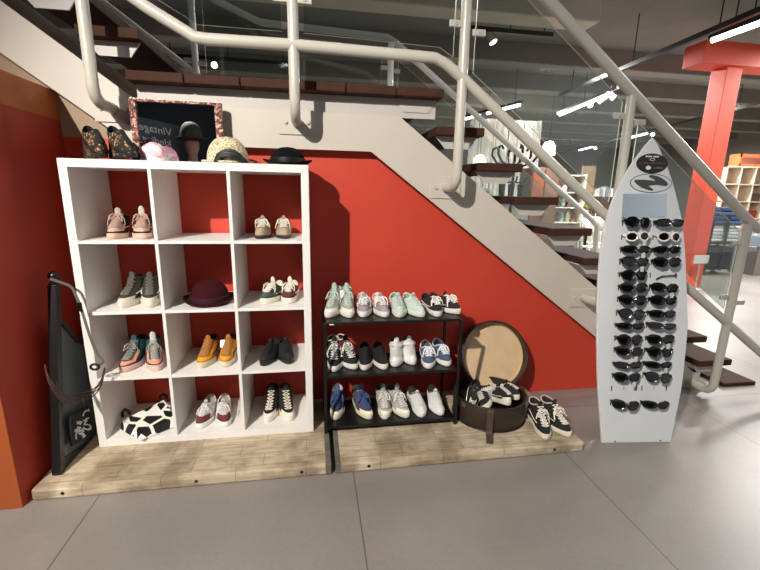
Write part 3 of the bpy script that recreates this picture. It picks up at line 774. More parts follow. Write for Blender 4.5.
# ------------------------------------------------------------------ behind the camera, seen in the mirror
# a chalkboard sign and a hat on a bust, 2.9 m in front of the mirror
def mpt(x, yv, z): return V((x, 2 * .263 - yv, z))
chk = thing('chalkboard_sign', 'black chalkboard with white handwriting seen in the mosaic mirror', 'sign', (-.62, -2.75, 0))
tl_, tr_ = mpt(-.50, 2.45, 2.075), mpt(-.372, 3.30, 2.11)
ex = (tr_ - tl_); wch = ex.length; ex = ex / wch
tl_, tr_ = mpt(-.805, 3.15, 2.190), mpt(-.38, 3.35, 2.125)
ex = (tr_ - tl_); wch = ex.length; ex.normalize()
nb = V((ex.y, -ex.x, 0)).normalized()
if nb.y < 0: nb = -nb                      # board faces +y, towards the mirror
ez = nb.cross(ex); ez = ez if ez.z > 0 else -ez
hch = .62
c0 = tl_ - ez * hch
MB().prism([(0, 0), (wch, 0), (wch, hch), (0, hch)], c0, ex, ez, -nb * .02).obj('board', mat('slate', '#4a5963', .8, noise=.15, nscale=8), chk)
# read from the mirror side, lettering runs along -ex
tx = -ex
white = mat('chalk', '#e6e6e2', .9)
text_mesh('lettering', 'Vintage', .115, white, chk, tl_ + ex * (wch * .80) - ez * .135 + nb * .001, tx, ez, .25)
text_mesh('lettering', 'kleding', .105, white, chk, tl_ + ex * (wch * .80) - ez * .255 + nb * .001, tx, ez, .25)
pm = (tl_ + tr_) / 2
for k in (.12, .88):
    q = tl_ + ex * wch * k
    MB().tube([(q.x, q.y - .02, 0), (q.x, q.y - .02, q.z - .3)], .014, 8).obj('stand_leg', M['blackw'], chk)
hp = mpt(-.245, 3.2, 0)
bu = thing('hat_stand', 'wooden bust stand under a dark hat reflected in the mosaic mirror', 'stand', (hp.x, hp.y, 0), local=True)
sk = mat('bust_plaster', '#a0776c', .7)
MB().lathe([(.13, 0), (.13, .02), (.02, .04), (.018, 1.50), (.10, 1.56), (.11, 1.64), (.055, 1.72), (.05, 1.80), (.075, 1.86), (.080, 1.93), (.06, 1.955), (.005, 1.958)], (0, 0, 0), 24).obj('bust', sk, bu, smooth=True)
brim_hat('dark_hat', 'dark grey rounded hat on the bust reflected in the mosaic mirror', (hp.x, hp.y, 1.965), .20, .175, mat('grey_felt', '#3b3632', .8), .125, 1, 1, 0., None)

# ------------------------------------------------------------------ black panel by the orange wall, belts and bag
pn = thing('headboard_panel', 'black wooden headboard with turned post propped between orange wall and white shelf', 'headboard', (-.09, -.19, .06))
d0 = V((-.088, -.200, .062)); d1 = V((-.085, -.012, .945)); up = (d1 - d0).normalized(); bk = V((0, up.z, -up.y))
b = MB(); b.obox((d0 + d1) / 2, V((.019, 0, 0)), bk * .019, up * ((d1 - d0).length / 2))
b.obj('post', M['blackw'], pn, bevel=.003)
fn = [(0.020, 0), (.024, .006), (.012, .014), (.010, .022), (.022, .032), (.026, .044), (.021, .058), (.008, .066), (.001, .068)]
rot = up.to_track_quat('Z', 'Y').to_matrix()
MB().lathe(fn, (0, 0, 0), 20, fn=lambda x, y, z: tuple(d1 + rot @ V((x, y, z)))).obj('finial', M['blackw'], pn, smooth=True)
def pl(s, h): return d0 + bk * s + up * h
b = MB(); b.prism([(.02, .02), (.48, .02), (.48, .50), (.30, .56), (.16, .62), (.02, .74)], d0 + V((-.006, 0, 0)), bk, up, V((.012, 0, 0)))
b.obj('panel', mat('panel_lacquer', '#565c60', .25, noise=.1, nscale=4), pn)
b = MB()
for (s0, h0), (s1, h1), w in (((.02, .74), (.16, .62), .012), ((.16, .62), (.30, .56), .012), ((.30, .56), (.48, .50), .012), ((.02, .03), (.48, .03), .03)):
    a_, c_ = pl(s0, h0), pl(s1, h1); d = c_ - a_
    MB().obox((a_ + c_) / 2, V((.012, 0, 0)), d * .5, V((1, 0, 0)).cross(d).normalized() * w).obj('panel_rail', M['blackw'], pn)

def band(pts, w, th, flatdir):
    b = MB(); pts = [V(p) for p in pts]
    q = []
    for i in range(len(pts) - 1):
        for k in range(5):
            t_ = k / 5; a = pts[max(0, i - 1)]; p0 = pts[i]; p1 = pts[i + 1]; c = pts[min(len(pts) - 1, i + 2)]
            q.append(.5 * ((2 * p0) + (p1 - a) * t_ + (2 * a - 5 * p0 + 4 * p1 - c) * t_ ** 2 + (3 * p0 - a - 3 * p1 + c) * t_ ** 3))
    q.append(pts[-1]); n = len(q); vs = []
    for i, p in enumerate(q):
        t_ = (q[min(n - 1, i + 1)] - q[max(0, i - 1)]).normalized(); nn = V(flatdir); nn = (nn - t_ * nn.dot(t_)).normalized(); s_ = t_.cross(nn)
        vs += [p + s_ * w + nn * th, p - s_ * w + nn * th, p - s_ * w - nn * th, p + s_ * w - nn * th]
    fs = [(4 * i + k, 4 * i + (k + 1) % 4, 4 * i + 4 + (k + 1) % 4, 4 * i + 4 + k) for i in range(n - 1) for k in range(4)] + [(0, 1, 2, 3), tuple(4 * (n - 1) + k for k in range(4))]
    return b.add(vs, fs)
t = thing('leather_belt', 'grey leather belt with black buckle hanging down beside the white shelf edge', 'belt', (.03, -.045, .5))
band([(-.075, -.05, .985), (-.035, -.045, .965), (.005, -.042, .940), (.024, -.042, .877), (.038, -.042, .80), (.048, -.043, .73), (.062, -.044, .655), (.078, -.046, .60), (.100, -.050, .562), (.070, -.046, .540)], .0062, .0014, (0, 1, 0)).obj('strap', mat('grey_leather', '#625e5b', .55, noise=.2, nscale=30), t)
b = MB(); b.tube([(.060 + .019 * cos(a), -.052, .537 + .014 * sin(a)) for a in [2 * pi * k / 20 for k in range(20)]], .006, 8, closed=True)
b.obj('buckle', mat('black_buckle', '#0c0c0d', .3), t, smooth=True)
b = MB(); b.obox((.031, -.048, .845), (.010, 0, 0), (0, .003, 0), (0, 0, .022)); b.obj('belt_loop', mat('black_buckle', '#0c0c0d', .3), t, bevel=.001)
t = thing('leather_belt', 'brown woven belt draped in a swag from the headboard post', 'belt', (-.03, -.12, .43))
bp = [(-.058, -.21, .625), (-.056, -.215, .60), (-.046, -.22, .568), (-.025, -.215, .508), (.002, -.20, .472), (.022, -.15, .445), (.045, -.09, .432), (.075, -.055, .455), (.103, -.050, .530)]
bm = mat('brown_woven', '#4a3128', .7, noise=.4, nscale=45)
for k in range(4):
    band([(x, y, z - (.003 + .013 * sin(pi * i / 8)) * k + .004 * sin(9 * i + k * 2)) for i, (x, y, z) in enumerate(bp)], .0026, .0018, (.2, 1, 0)).obj('braid_strand', bm, t)
rg = random.Random(2)
for k in range(8):
    x, y, z = bp[2 + k % 4]; dx = rg.uniform(-.01, .03)
    MB().tube([(x + dx, y - .003, z - .020), (x + dx + .004, y - .005, z - .035 - .02 * rg.random())], .0014, 5).obj('fringe', bm, t)
t = thing('printed_bag', 'small black bag with tangled white line print at the foot of the headboard', 'bag', (-.05, -.03, .10))
o_ = V((-.064, -.125, .155)); by = V((.004, .17, -.035)); bz = V((.0, .01, .155)); bxn = V((.016, 0, 0))
MB().prism([(0, 0), (1, 0), (1.02, .5), (.97, 1), (.03, 1), (-.02, .5)], o_, by, bz, bxn).obj('bag_body', M['black'], t, bevel=.004)
rg = random.Random(8); b = MB()
for k in range(9):
    u, v = rg.uniform(.2, .6), .10 + .10 * k; pts = []
    for q in range(9):
        u = min(.88, max(.12, u + rg.uniform(-.16, .2))); v = min(.92, max(.08, v + rg.uniform(-.11, .11)))
        pts.append(o_ + by * u + bz * v + V((.0175, 0, 0)))
    b.tube(pts, .0036, 5)
b.obj('line_print', mat('white_print', '#d9d8d4', .8), t)

# cow print bag in the bottom outer cubby
cow = voronoi_mat('cow_print', 12., '#e9e4da', '#0c0b0b', .10, .6, .8)
t = thing('cow_print_bag', 'black and white cow print cloth bag in the bottom outer cubby', 'bag', (.2, .09, ROW[3]))
cp = [(.05, .10), (.195, -.030), (.235, -.030), (.372, .075), (.374, .22), (.30, .27), (.11, .29), (.052, .21)]
def cowz(x, y): return .022 + .055 * max(0, min(1, (y + .03) / .30)) 
b = MB(); n = 14
def cg(u, v):
    # bilinear over four outer corners with softened edge
    P = [V((.050, .105, 0)), V((.215, -.030, 0)), V((.374, .10, 0)), V((.25, .285, 0))]
    p = P[0] * (1 - u) * (1 - v) + P[1] * u * (1 - v) + P[2] * u * v + P[3] * (1 - u) * v
    e = min(u, 1 - u, v, 1 - v)
    p.x = min(p.x, .373)
    z = ROW[3] + .004 + cowz(p.x, p.y) * min(1, (e / .07)) ** .5
    return V((p.x, p.y, z))
b.grid(cg, n, n); b.obj('bag_body', cow, t, smooth=True)
b = MB(); b.tube([(.065, .14, ROW[3] + .05), (.062, .15, ROW[3] + .075), (.075, .16, ROW[3] + .088), (.086, .165, ROW[3] + .075), (.09, .17, ROW[3] + .05)], .008, 8)
b.obj('handle', M['black'], t, smooth=True)
b = MB(); b.tube([(.22, .27, ROW[3] + .07), (.218, .285, ROW[3] + .095), (.235, .29, ROW[3] + .105), (.252, .285, ROW[3] + .09), (.26, .27, ROW[3] + .06)], .008, 8)
b.obj('handle', M['black'], t, smooth=True)

# ------------------------------------------------------------------ sunglasses board
BA = V((2.783, -.244, 0)); BX = V((.99397, -.10965, 0)); BY = V((.01418, .12855, .99160)); BN = V((-.10873, -.98562, .12933))
def bd(s, t_, n_=0.): return BA + BX * s + BY * t_ + BN * n_
bt = thing('surfboard_display', 'white surfboard shaped display board leaning by the stairs holding sunglasses', 'display board', tuple(BA + BX * .21))
HW = [(0, .2095), (.35, .2535), (.67, .270), (.90, .262), (1.12, .247), (1.28, .222), (1.40, .188), (1.54, .131), (1.645, .071), (1.70, .034), (1.737, .003)]
CW = [(0, .2095), (.35, .2075), (.67, .197), (.90, .180), (1.12, .166), (1.28, .162), (1.40, .158), (1.54, .163), (1.737, .176)]
def tabl(tab, t_):
    for (a, x), (b_, y) in zip(tab, tab[1:]):
        if t_ <= b_: return x + (y - x) * (t_ - a) / (b_ - a)
    return tab[-1][1]
TS = [1.737 * (1 - (1 - k / 46) ** 1.25) for k in range(47)]
def sm(tab, t_): return sum(tabl(tab, min(1.737, max(0, t_ + d))) for d in (-.05, -.025, 0, .025, .05)) / 5 if .06 < t_ < 1.66 else tabl(tab, t_)
poly = [(sm(CW, t_) + sm(HW, t_), t_) for t_ in TS] + [(sm(CW, t_) - sm(HW, t_), t_) for t_ in reversed(TS)]
MB().prism(poly, BA - BN * .016, BX, BY, BN * .016).obj('board', mat('board_white', '#d2d3d4', .45, noise=.04, nscale=4), bt, bevel=.003)
MB().obox(bd(.2, .62, -.11) , BX * .10, V((0, .005, 0)), V((0, .06, .62)).normalized() * .56).obj('rear_leg', M['plate'], bt)
def oval(c, a, b_, n_, m, name, k=36, h=.001):
    MB().prism([(c[0] + a * cos(2 * pi * i / k), c[1] + b_ * sin(2 * pi * i / k)) for i in range(k)], bd(0, 0, n_), BX, BY, BN * h).obj(name, m, bt)
dk = mat('decal_black', '#1e1a1b', .5); lg = mat('board_grey', '#c9cbcc', .5); dg = mat('decal_grey', '#3c4042', .5)
oval((.180, 1.600), .090, .054, .0006, dk, 'decal')
b = MB(); 
for s0, s1 in ((-.040, -.004), (.004, .036)):
    b.prism([(.180 + s0, 1.634), (.180 + s1, 1.634), (.180 + s1, 1.641), (.180 + s0, 1.641)], bd(0, 0, .0017), BX, BY, BN * .0004)
b.obj('lettering', mat('decal_white', '#d8d8d4', .6), bt)
b = MB(); b.tube([bd(.180 + .014 * cos(a), 1.622 + .006 * sin(a), .0018) for a in [2 * pi * k / 16 for k in range(16)]], .0014, 5, closed=True)
b.obj('emblem', mat('decal_white', '#d8d8d4', .6), bt)
rg = random.Random(4); b = MB()
x = -.072
while x < .070:
    w = rg.uniform(.006, .011); h = rg.uniform(.008, .013)
    b.prism([(.180 + x, 1.598), (.180 + x + w * .8, 1.598), (.180 + x + w * .6, 1.598 + h), (.180 + x + w * .1, 1.598 + h * .8)], bd(0, 0, .0017), BX, BY, BN * .0004); x += w + .002
b.obj('lettering', mat('decal_brown', '#6d4a48', .6), bt)
oval((.160, 1.577), .015, .011, .0017, mat('decal_white', '#d8d8d4', .6), 'emblem', 16, .0004)
b = MB(); x = .012
while x < .062:
    w = rg.uniform(.006, .010); h = rg.uniform(.006, .010)
    b.prism([(.180 + x, 1.573), (.180 + x + w * .8, 1.573), (.180 + x + w * .8, 1.573 + h), (.180 + x, 1.573 + h)], bd(0, 0, .0017), BX, BY, BN * .0004); x += w + .002
b.obj('lettering', mat('decal_grey2', '#77706e', .6), bt)
oval((.182, 1.494), .120, .0525, .0006, dg, 'decal')
oval((.182, 1.494), .1155, .0485, .0017, lg, 'decal', 36, .0003)
lgp = [(.083, 1.503), (.090, 1.511), (.143, 1.512), (.185, 1.509), (.203, 1.505), (.198, 1.513), (.170, 1.526), (.166, 1.532), (.172, 1.538), (.190, 1.539), (.225, 1.530), (.250, 1.518), (.272, 1.502), (.281, 1.490), (.276, 1.482), (.262, 1.479), (.217, 1.485), (.180, 1.481), (.168, 1.479), (.190, 1.466), (.199, 1.458), (.192, 1.452), (.165, 1.457), (.130, 1.468), (.100, 1.486)]
MB().prism(lgp, bd(0, 0, .0021), BX, BY, BN * .0004).obj('logo', dg, bt)
MB().prism([(.026, 1.300), (.284, 1.312), (.276, 1.437), (.026, 1.434)], bd(0, 0, .0006), BX, BY, BN * .003).obj('mirror_tile', mat('board_mirror', '#c8d2da', .08, metal=1.), bt)
for s in (.077, .352): MB().tube([bd(s, .010, 0), bd(s, .010, .003)], .004, 8).obj('screw', M['blackm'], bt)
ROWS = [1.272, 1.196, 1.124, 1.056, .985, .912, .844, .767, .699, .622, .552, .475, .404, .329, .242]
for i, tt in enumerate(ROWS):
    for s_ in (.036, .217) + ((.182, .364) if tt == .329 else ()):
        MB().prism([(s_ - .003, tt - .014), (s_ + .003, tt - .014), (s_ + .003, tt + .014), (s_ - .003, tt + .014)], bd(0, 0, .0002), BX, BY, BN * .0006).obj('slot_mark', M['blackm'], bt)
    if tt == .329:
        for s_ in (.109, .290): MB().prism([(s_ + .004 * cos(a), tt + .004 * sin(a)) for a in [2 * pi * k / 10 for k in range(10)]], bd(0, 0, .0002), BX, BY, BN * .0006).obj('hole', M['blackm'], bt)

fram = {'black': mat('frame_black', '#0c0c0d', .18, coat=.5), 'white': mat('frame_white', '#dcd8d0', .3), 'brown': mat('frame_brown', '#2c1c17', .25)}
lens_m = mat('dark_lens', '#08090a', .04, spec=.9); lens_g = mat('grey_lens', '#2a2c30', .05, spec=.9)
def sunglasses(s0, tt, style, label, col='black', tagc=None, yaw=-20, lens=None, roll=0., wdt=.150):
    """Frame front stands off the board, hinge side at s0; both arms run back into the board's slots."""
    ya = R(-yaw)
    fx = BX * cos(ya) - BN * sin(ya); fn_ = BN * cos(ya) + BX * sin(ya); fy = BY
    c = bd(s0 + .059, tt + .004, .055)
    rr = R(roll); fx, fy = fx * cos(rr) + fy * sin(rr), fy * cos(rr) - fx * sin(rr)
    t = thing('sunglasses', label, 'sunglasses', tuple(c), group='sunglasses on the surfboard display')
    def P(x, y, z=0.): return c + fx * x + fy * y + fn_ * (z - .25 * x * x / .075 * 1.6)
    lw, lh = {'round': (.026, .024), 'wrap': (.032, .019), 'cat': (.031, .025), 'pilot': (.030, .026), 'slim': (.032, .016)}[style]
    off = lw + .005
    def ring(sg, k=1.):
        pts = []
        for i in range(24):
            a = 2 * pi * i / 24; ca, sa = cos(a), sin(a)
            e = .8 if style in ('wrap', 'slim') else 1.
            x = lw * k * (abs(ca) ** e) * (1 if ca >= 0 else -1); y = lh * k * (abs(sa) ** e) * (1 if sa >= 0 else -1)
            if style == 'cat' and y > 0: y += .006 * max(0, ca)
            if style == 'pilot' and y < 0: y *= 1.15; x *= .9
            pts.append((sg * (off + x * (1 if sg else 1)), y))
        return pts
    for sg in (-1, 1):
        rim = [P(x, y, .001) for x, y in ring(sg)]
        f = MB().tube(rim, .0048, 7, closed=True).obj('rim', fram[col], t, smooth=True)
        MB().add([P(x, y, .003 if k else .001) for k in (0, 1) for x, y in ring(sg, .97)], [tuple(range(24)), tuple(range(24, 48))] + [(i, (i + 1) % 24, 24 + (i + 1) % 24, 24 + i) for i in range(24)]).obj('lens', lens or lens_m, t)
        e = sg * (off + lw); a = P(e, lh * .35); d = a - BN * ((a - BA).dot(BN) - .0065)
        MB().tube([a, a - fn_ * .012 + fx * sg * .004, d + fx * sg * .006], [.0095, .0085, .0040], 8).obj('arm', fram[col], t, smooth=True)
    MB().tube([P(-.010, lh * .35), P(0, lh * .50, .002), P(.010, lh * .35)], .0030, 7).obj('bridge', fram[col], t, smooth=True)
    if tagc:
        q = P(.030, -lh - .012, .006)
        MB().obox(q, fx * .010, fn_ * .0006, fy * .015).obj('price_tag', mat('card_' + tagc[1:], tagc, .6), t)
    return t
nth = ['topmost', 'second', 'third', 'fourth', 'fifth', 'sixth', 'seventh', 'eighth', 'ninth', 'tenth', 'eleventh', 'twelfth', 'thirteenth', None, 'lowest']
stl = ['pilot', 'round', 'wrap', 'cat', 'pilot', 'cat', 'cat', 'pilot', 'slim', 'pilot', 'cat', 'slim', 'cat', None, 'cat']
str_ = ['wrap', 'round', 'wrap', 'cat', None, 'cat', 'cat', 'wrap', 'slim', 'cat', 'pilot', 'slim', 'pilot', None, 'wrap']
tg = '#b9b7b2'
for i, tt in enumerate(ROWS):
    if nth[i] is None: continue
    for c_, (s0, ss, nm) in enumerate(((.036, stl, 'in the column nearer the shoe rack'), (.217, str_, 'in the column nearer the coral pillar'))):
        st_ = ss[i]
        if st_ is None:
            t = thing('eyewear_arm', 'single dark arm of glasses hooked in the fifth row of the surfboard display', 'glasses part', tuple(bd(.30, tt, .01)))
            MB().tube([bd(.245, tt - .022, .012), bd(.275, tt - .004, .015), bd(.33, tt, .015), bd(.362, tt + .001, .012)], .0035, 7).obj('arm', fram['brown'], t, smooth=True)
            MB().tube([bd(.362, tt - .012, .008), bd(.362, tt + .012, .008)], .004, 7).obj('hinge', fram['brown'], t)
            continue
        col = 'white' if i == 1 else ('brown' if (i, c_) in ((5, 0), (8, 1), (10, 0)) else 'black')
        adj = {'pilot': 'pilot style', 'round': 'round', 'wrap': 'wraparound', 'cat': 'wide oval', 'slim': 'narrow'}[st_]
        tc_ = tg if (i, c_) in ((1, 0), (2, 0), (3, 0), (5, 1), (9, 1), (10, 0), (11, 1), (12, 0)) else None
        sunglasses(s0, tt, st_, f'{nth[i]} {col} {adj} sunglasses {nm}', col, tc_, yaw=4 + (i * 7 + c_ * 5) % 9, roll=((i * 5 + c_ * 3) % 7 - 3) * .8,
                   lens=lens_g if (i * 3 + c_) % 4 == 1 else lens_m)

# ------------------------------------------------------------------ the shop behind the stairs
t = thing('column', 'square coral red column with a cross beam beyond the stairs', 'column', (7.17, 3.53, 0))
MB().box(7.04, 7.30, 3.40, 3.655, 0, 3.36).obj('shaft', M['pillar'], t, bevel=.006)
MB().box(6.58, 9.4, 3.36, 3.70, 3.26, 3.56).obj('cross_beam', M['pillar'], t, bevel=.006)

def light_track(name, label, p0, p1, tubes, spots, drop=None):
    p0, p1 = V(p0), V(p1); d = (p1 - p0).normalized(); w = d.cross(V((0, 0, 1))).normalized()
    t = thing(name, label, 'lighting track', tuple((p0 + p1) / 2))
    MB().obox((p0 + p1) / 2, d * ((p1 - p0).length / 2), w * .03, V((0, 0, .03))).obj('track', M['blackm'], t)
    for a, c in tubes:
        q0, q1 = p0 + d * a, p0 + d * c
        MB().tube([q0 + V((0, 0, -.055)), q1 + V((0, 0, -.055))], .034, 10).obj('lamp_tube', M['tube'], t)
    for s, aim in spots:
        q = p0 + d * s + V((0, 0, -.10)); aim = V(aim).normalized()
        h = MB().tube([q - aim * .09, q + aim * .07], [.045, .06], 14).obj('spot_head', M['rail'], t, smooth=True)
        MB().tube([q + aim * .071, q + aim * .074], .052, 14).obj('lens', M['spotlit'], h)
    for k in (.1, .5, .9):
        q = p0 + (p1 - p0) * k
        MB().tube([q, V((q.x, q.y, 4.06))], .008, 6).obj('hanger', M['blackm'], t)
    return t
light_track('light_track', 'black ceiling track with a bright tube passing over the coral beam', (5.84, 1.9, 3.36), (6.06, 6.0, 3.36), [], [])
light_track('light_track', 'short bright tube lamp hanging in front of the coral cross beam', (6.185, 2.92, 3.42), (6.22, 1.9, 3.42), [(.04, 1.0)], [])
light_track('light_track', 'ceiling track with a long bright tube and two spot heads beyond the handrail', (7.12, 7.75, 3.37), (6.72, 5.2, 3.37), [(.12, 2.35)], [(1.6, (-.6, -.7, -.4)), (2.35, (.5, -.6, -.6)), (2.05, (-.8, .2, -.5))])
light_track('light_track', 'ceiling track with bright tube above the string curtain', (5.05, 8.9, 3.36), (5.62, 6.7, 3.36), [(.1, .8), (1.1, 2.2)], [])
light_track('light_track', 'thin distant ceiling track crossing behind the coral column', (12.9, 16.8, 3.36), (10.2, 5.0, 3.36), [(2.3, 3.6), (6.0, 7.4)], [(3.9, (-.5, -.6, -.6)), (7.7, (-.6, -.6, -.5)), (10.6, (-.6, -.7, -.3))])
light_track('light_track', 'dim ceiling track with a single spot lamp under the pale beam', (3.3, 3.95, 3.66), (4.6, 3.95, 3.66), [], [(.37, (.35, -.3, -.75))])
light_track('light_track', 'ceiling track with a glaring spot seen over the landing edge', (-1.5, 6.2, 3.66), (.9, 6.2, 3.66), [], [(.95, (.35, -1, -.35))])

# string curtain
b = MB(); rg = random.Random(9)
for i in range(150):
    x = 5.02 + 1.85 * i / 149 + rg.uniform(-.01, .01); y = 8.1 + rg.uniform(-.10, .10); z0 = .6 + rg.uniform(0, .5)
    w = rg.uniform(.005, .016)
    b.tube([(x, y, 3.22), (x + rg.uniform(-.02, .02), y, 2.2), (x + rg.uniform(-.03, .03), y, z0)], w, 5)
o = tag(b.obj('string_curtain', mat('white_strings', '#e4e0d6', .8)), 'long white string curtain hanging from the ceiling behind the stairs', 'curtain'); o['kind'] = 'stuff'

# bentwood coat stand
t = thing('coat_stand', 'black bentwood coat stand with curled hooks behind the stair treads', 'coat stand', (4.46, 4.5, 0))
MB().tube([(4.46, 4.5, .12), (4.46, 4.5, 2.12)], .025, 12).obj('pole', M['blackw'], t, smooth=True)
for k in range(6):
    a = 2 * pi * k / 6 + .35; d = V((cos(a), sin(a), 0)); c = V((4.46, 4.5, 0))
    pts = [c + d * r + V((0, 0, z)) for r, z in ((.02, 1.90), (.14, 1.87), (.29, 1.93), (.38, 2.05), (.37, 2.15), (.31, 2.18), (.27, 2.13))]
    MB().tube(pts, .021, 8).obj('coat_hook', M['blackw'], t, smooth=True)
    pts = [c + d * r + V((0, 0, z)) for r, z in ((.02, 1.62), (.12, 1.60), (.21, 1.65), (.23, 1.70))]
    MB().tube(pts, .013, 8).obj('hat_hook', M['blackw'], t, smooth=True)
for k in range(4):
    a = pi / 4 + pi / 2 * k; d = V((cos(a), sin(a), 0)); c = V((4.46, 4.5, 0))
    MB().tube([c + d * .02 + V((0, 0, .75)), c + d * .12 + V((0, 0, .5)), c + d * .26 + V((0, 0, .18)), c + d * .36 + V((0, 0, .013))], .018, 8).obj('leg', M['blackw'], t, smooth=True)
MB().tube([(4.46 + .2 * cos(a), 4.5 + .2 * sin(a), .38) for a in [2 * pi * k / 24 for k in range(24)]], .013, 8, closed=True).obj('ring', M['blackw'], t, smooth=True)
# dark boots standing on a low display counter
ct = thing('display_counter', 'white display counter with dark boots behind the open treads', 'counter', (4.42, 5.0, 0))
MB().box(3.92, 4.95, 4.78, 5.25, 0, 1.24).obj('body', mat('counter_white', '#b9b3a8', .6), ct, bevel=.005)
MB().box(3.88, 4.99, 4.74, 5.29, 1.24, 1.28).obj('worktop', M['blackw'], ct, bevel=.003)
for k, (x, e) in enumerate(((4.50, 'outermost towards the string lamp'), (4.68, 'in the middle of the three'), (4.86, 'at the wardrobe end'))):
    t = thing('tall_boot', f'dark tall boot standing on the white counter, {e}', 'boot', (x, 4.95, 1.28), 0, 'boots on the counter', local=True)
    MB().lathe([(.055, 0.03), (.05, .12), (.062, .30), (.06, .31), (.03, .31)], (0, .02, 0), 18).obj('shaft', M['black'], t, smooth=True)
    MB().lathe([(.045, .0), (.05, .03), (.04, .07), (.01, .085)], (0, -.03, .012), 18, 1, 2.1).obj('foot', M['black'], t, smooth=True)
    MB().box(-.045, .045, -.13, .06, 0, .014).obj('sole', M['blackw'], t)
t = thing('picture_card', 'small white framed card standing on the white counter', 'card', (4.15, 4.90, 1.28))
MB().box(4.04, 4.26, 4.90, 4.915, 1.28, 1.50).obj('frame', mat('card_white', '#dcd8d0', .6), t)
MB().box(4.08, 4.22, 4.896, 4.90, 1.34, 1.46).obj('print', mat('card_print', '#8d8578', .7), t)

def pendant(x, y, z, label, r=.16):
    t = thing('pendant_lamp', label, 'lamp', (x, y, z), local=True)
    MB().lathe([(r, 0), (r * 1.02, .10), (r * .9, .25), (r * .55, .33), (.03, .35)], (0, 0, 0), 24).obj('lamp_shade', M['shade'], t, smooth=True)
    MB().tube([(0, 0, .35), (0, 0, 4.06 - z)], .006, 6).obj('cord', M['blackm'], t)
pendant(7.12, 8.0, 2.40, 'white domed pendant lamp glowing beside the string curtain')
pendant(5.12, 7.6, 1.98, 'white domed pendant lamp glowing low beside the stair post')

# wardrobe
t = thing('wardrobe', 'brown wooden wardrobe with copper tinted door behind the stairs', 'wardrobe', (5.95, 6.2, 0))
br = mat('brown_veneer', '#6a5341', .5, noise=.2, nscale=8)
MB().box(5.62, 6.24, 6.0, 6.5, .05, 1.96).obj('carcass', br, t, bevel=.006)
d = MB().box(5.64, 5.90, 5.975, 6.0, .10, 1.92).obj('door', mat('copper_door', '#7d4a33', .4, noise=.3, nscale=3), t, bevel=.003)
MB().tube([(5.87, 5.965, .95), (5.87, 5.965, 1.12)], .008, 8).obj('handle', M['blackm'], d)
d = MB().box(5.92, 6.22, 5.975, 6.0, .10, 1.92).obj('door', br, t, bevel=.003)
MB().tube([(5.95, 5.965, .95), (5.95, 5.965, 1.12)], .008, 8).obj('handle', M['blackm'], d)
for x in (5.66, 6.2):
    for y in (6.04, 6.46): MB().box(x - .025, x + .025, y - .025, y + .025, 0, .05).obj('foot', M['blackw'], t)

# open white shelves with crockery
t = thing('display_shelf', 'white open display shelf stacked with crockery beside the wardrobe', 'shelf', (6.62, 6.3, 0))
wl = mat('shelf_white', '#cfc9bb', .55)
for x in (6.28, 6.94): MB().box(x - .015, x + .015, 6.1, 6.5, 0, 1.86).obj('side_panel', wl, t)
MB().box(6.28, 6.94, 6.49, 6.5, 0, 1.86).obj('back_panel', wl, t)
lev = (.12, .48, .84, 1.16, 1.48, 1.84)
for z in lev: MB().box(6.295, 6.925, 6.1, 6.49, z - .02, z).obj('shelf_board', wl, t)
rg = random.Random(21)
vc = [('#e9e6de', 'white'), ('#9db3bf', 'pale blue'), ('#3a3c40', 'dark grey'), ('#d8cfa8', 'cream'), ('#8fa694', 'sage green'), ('#b06c52', 'terracotta'), ('#5a4334', 'brown')]
orow = ['lowest', 'second lowest', 'third', 'fourth', 'upper']
for r_, z in enumerate(lev[:5]):
    x = 6.41; k = 0
    while x < 6.86:
        hx, cn = vc[(r_ * 3 + k * 2) % 7]; h = rg.uniform(.12, .22); r = rg.uniform(.05, .068)
        shp = ('jug', 'vase', 'pot', 'jar')[(r_ + k) % 4]
        t2 = thing(shp, f'{cn} ceramic {shp} on the {orow[r_]} board of the white display shelf', shp, (x, 6.27, z + .002), group='crockery on the display shelf', local=True)
        MB().lathe([(r * .6, 0), (r, h * .35), (r * .85, h * .7), (r * .5, h * .88), (r * .6, h), (r * .45, h * .98)], (0, 0, 0), 18).obj('body', mat('glaze_' + hx[1:], hx, .3), t2, smooth=True)
        if shp == 'jug': MB().tube([(r * .5, 0, h * .85), (r * 1.3, 0, h * .8), (r * 1.25, 0, h * .45), (r * .95, 0, h * .4)], .008, 6).obj('handle', mat('glaze_' + hx[1:], hx, .3), t2, smooth=True)
        x += .145; k += 1
# white chair and table with flowers
def chair(x, y, rz, label, m):
    t = thing('wooden_chair', label, 'chair', (x, y, 0), rz, 'painted chairs behind the stairs', local=True)
    MB().box(-.21, .21, -.2, .2, .43, .46).obj('seat', m, t, bevel=.006)
    for sx in (-.18, .18):
        MB().tube([(sx, -.17, 0), (sx, -.17, .43)], .019, 8).obj('leg', m, t)
        MB().tube([(sx, .18, 0), (sx, .18, .45), (sx * .95, .25, 1.0)], .019, 8).obj('leg', m, t)
    b = MB(); b.grid(lambda u, v: V(((u - .5) * .38, .215 + .035 * v - .02 * sin(pi * u), .72 + .26 * v)), 6, 3); b.obj('backrest', m, t, smooth=True, solid=.02)
    MB().tube([(-.18, -.17, .2), (.18, -.17, .2)], .012, 6).obj('stretcher', m, t)
wc = mat('chair_white', '#d6d1c4', .45)
chair(7.05, 5.6, R(150), 'white painted wooden chair beside the crockery shelf', wc)
chair(6.55, 5.0, R(20), 'white painted wooden chair near the foot of the wardrobe', wc)
t = thing('dining_table', 'dark topped table with cream cloth under the bouquet', 'table', (7.85, 6.6, 0))
MB().box(7.05, 8.6, 6.2, 7.0, .86, .90).obj('tabletop', M['blackw'], t, bevel=.004)
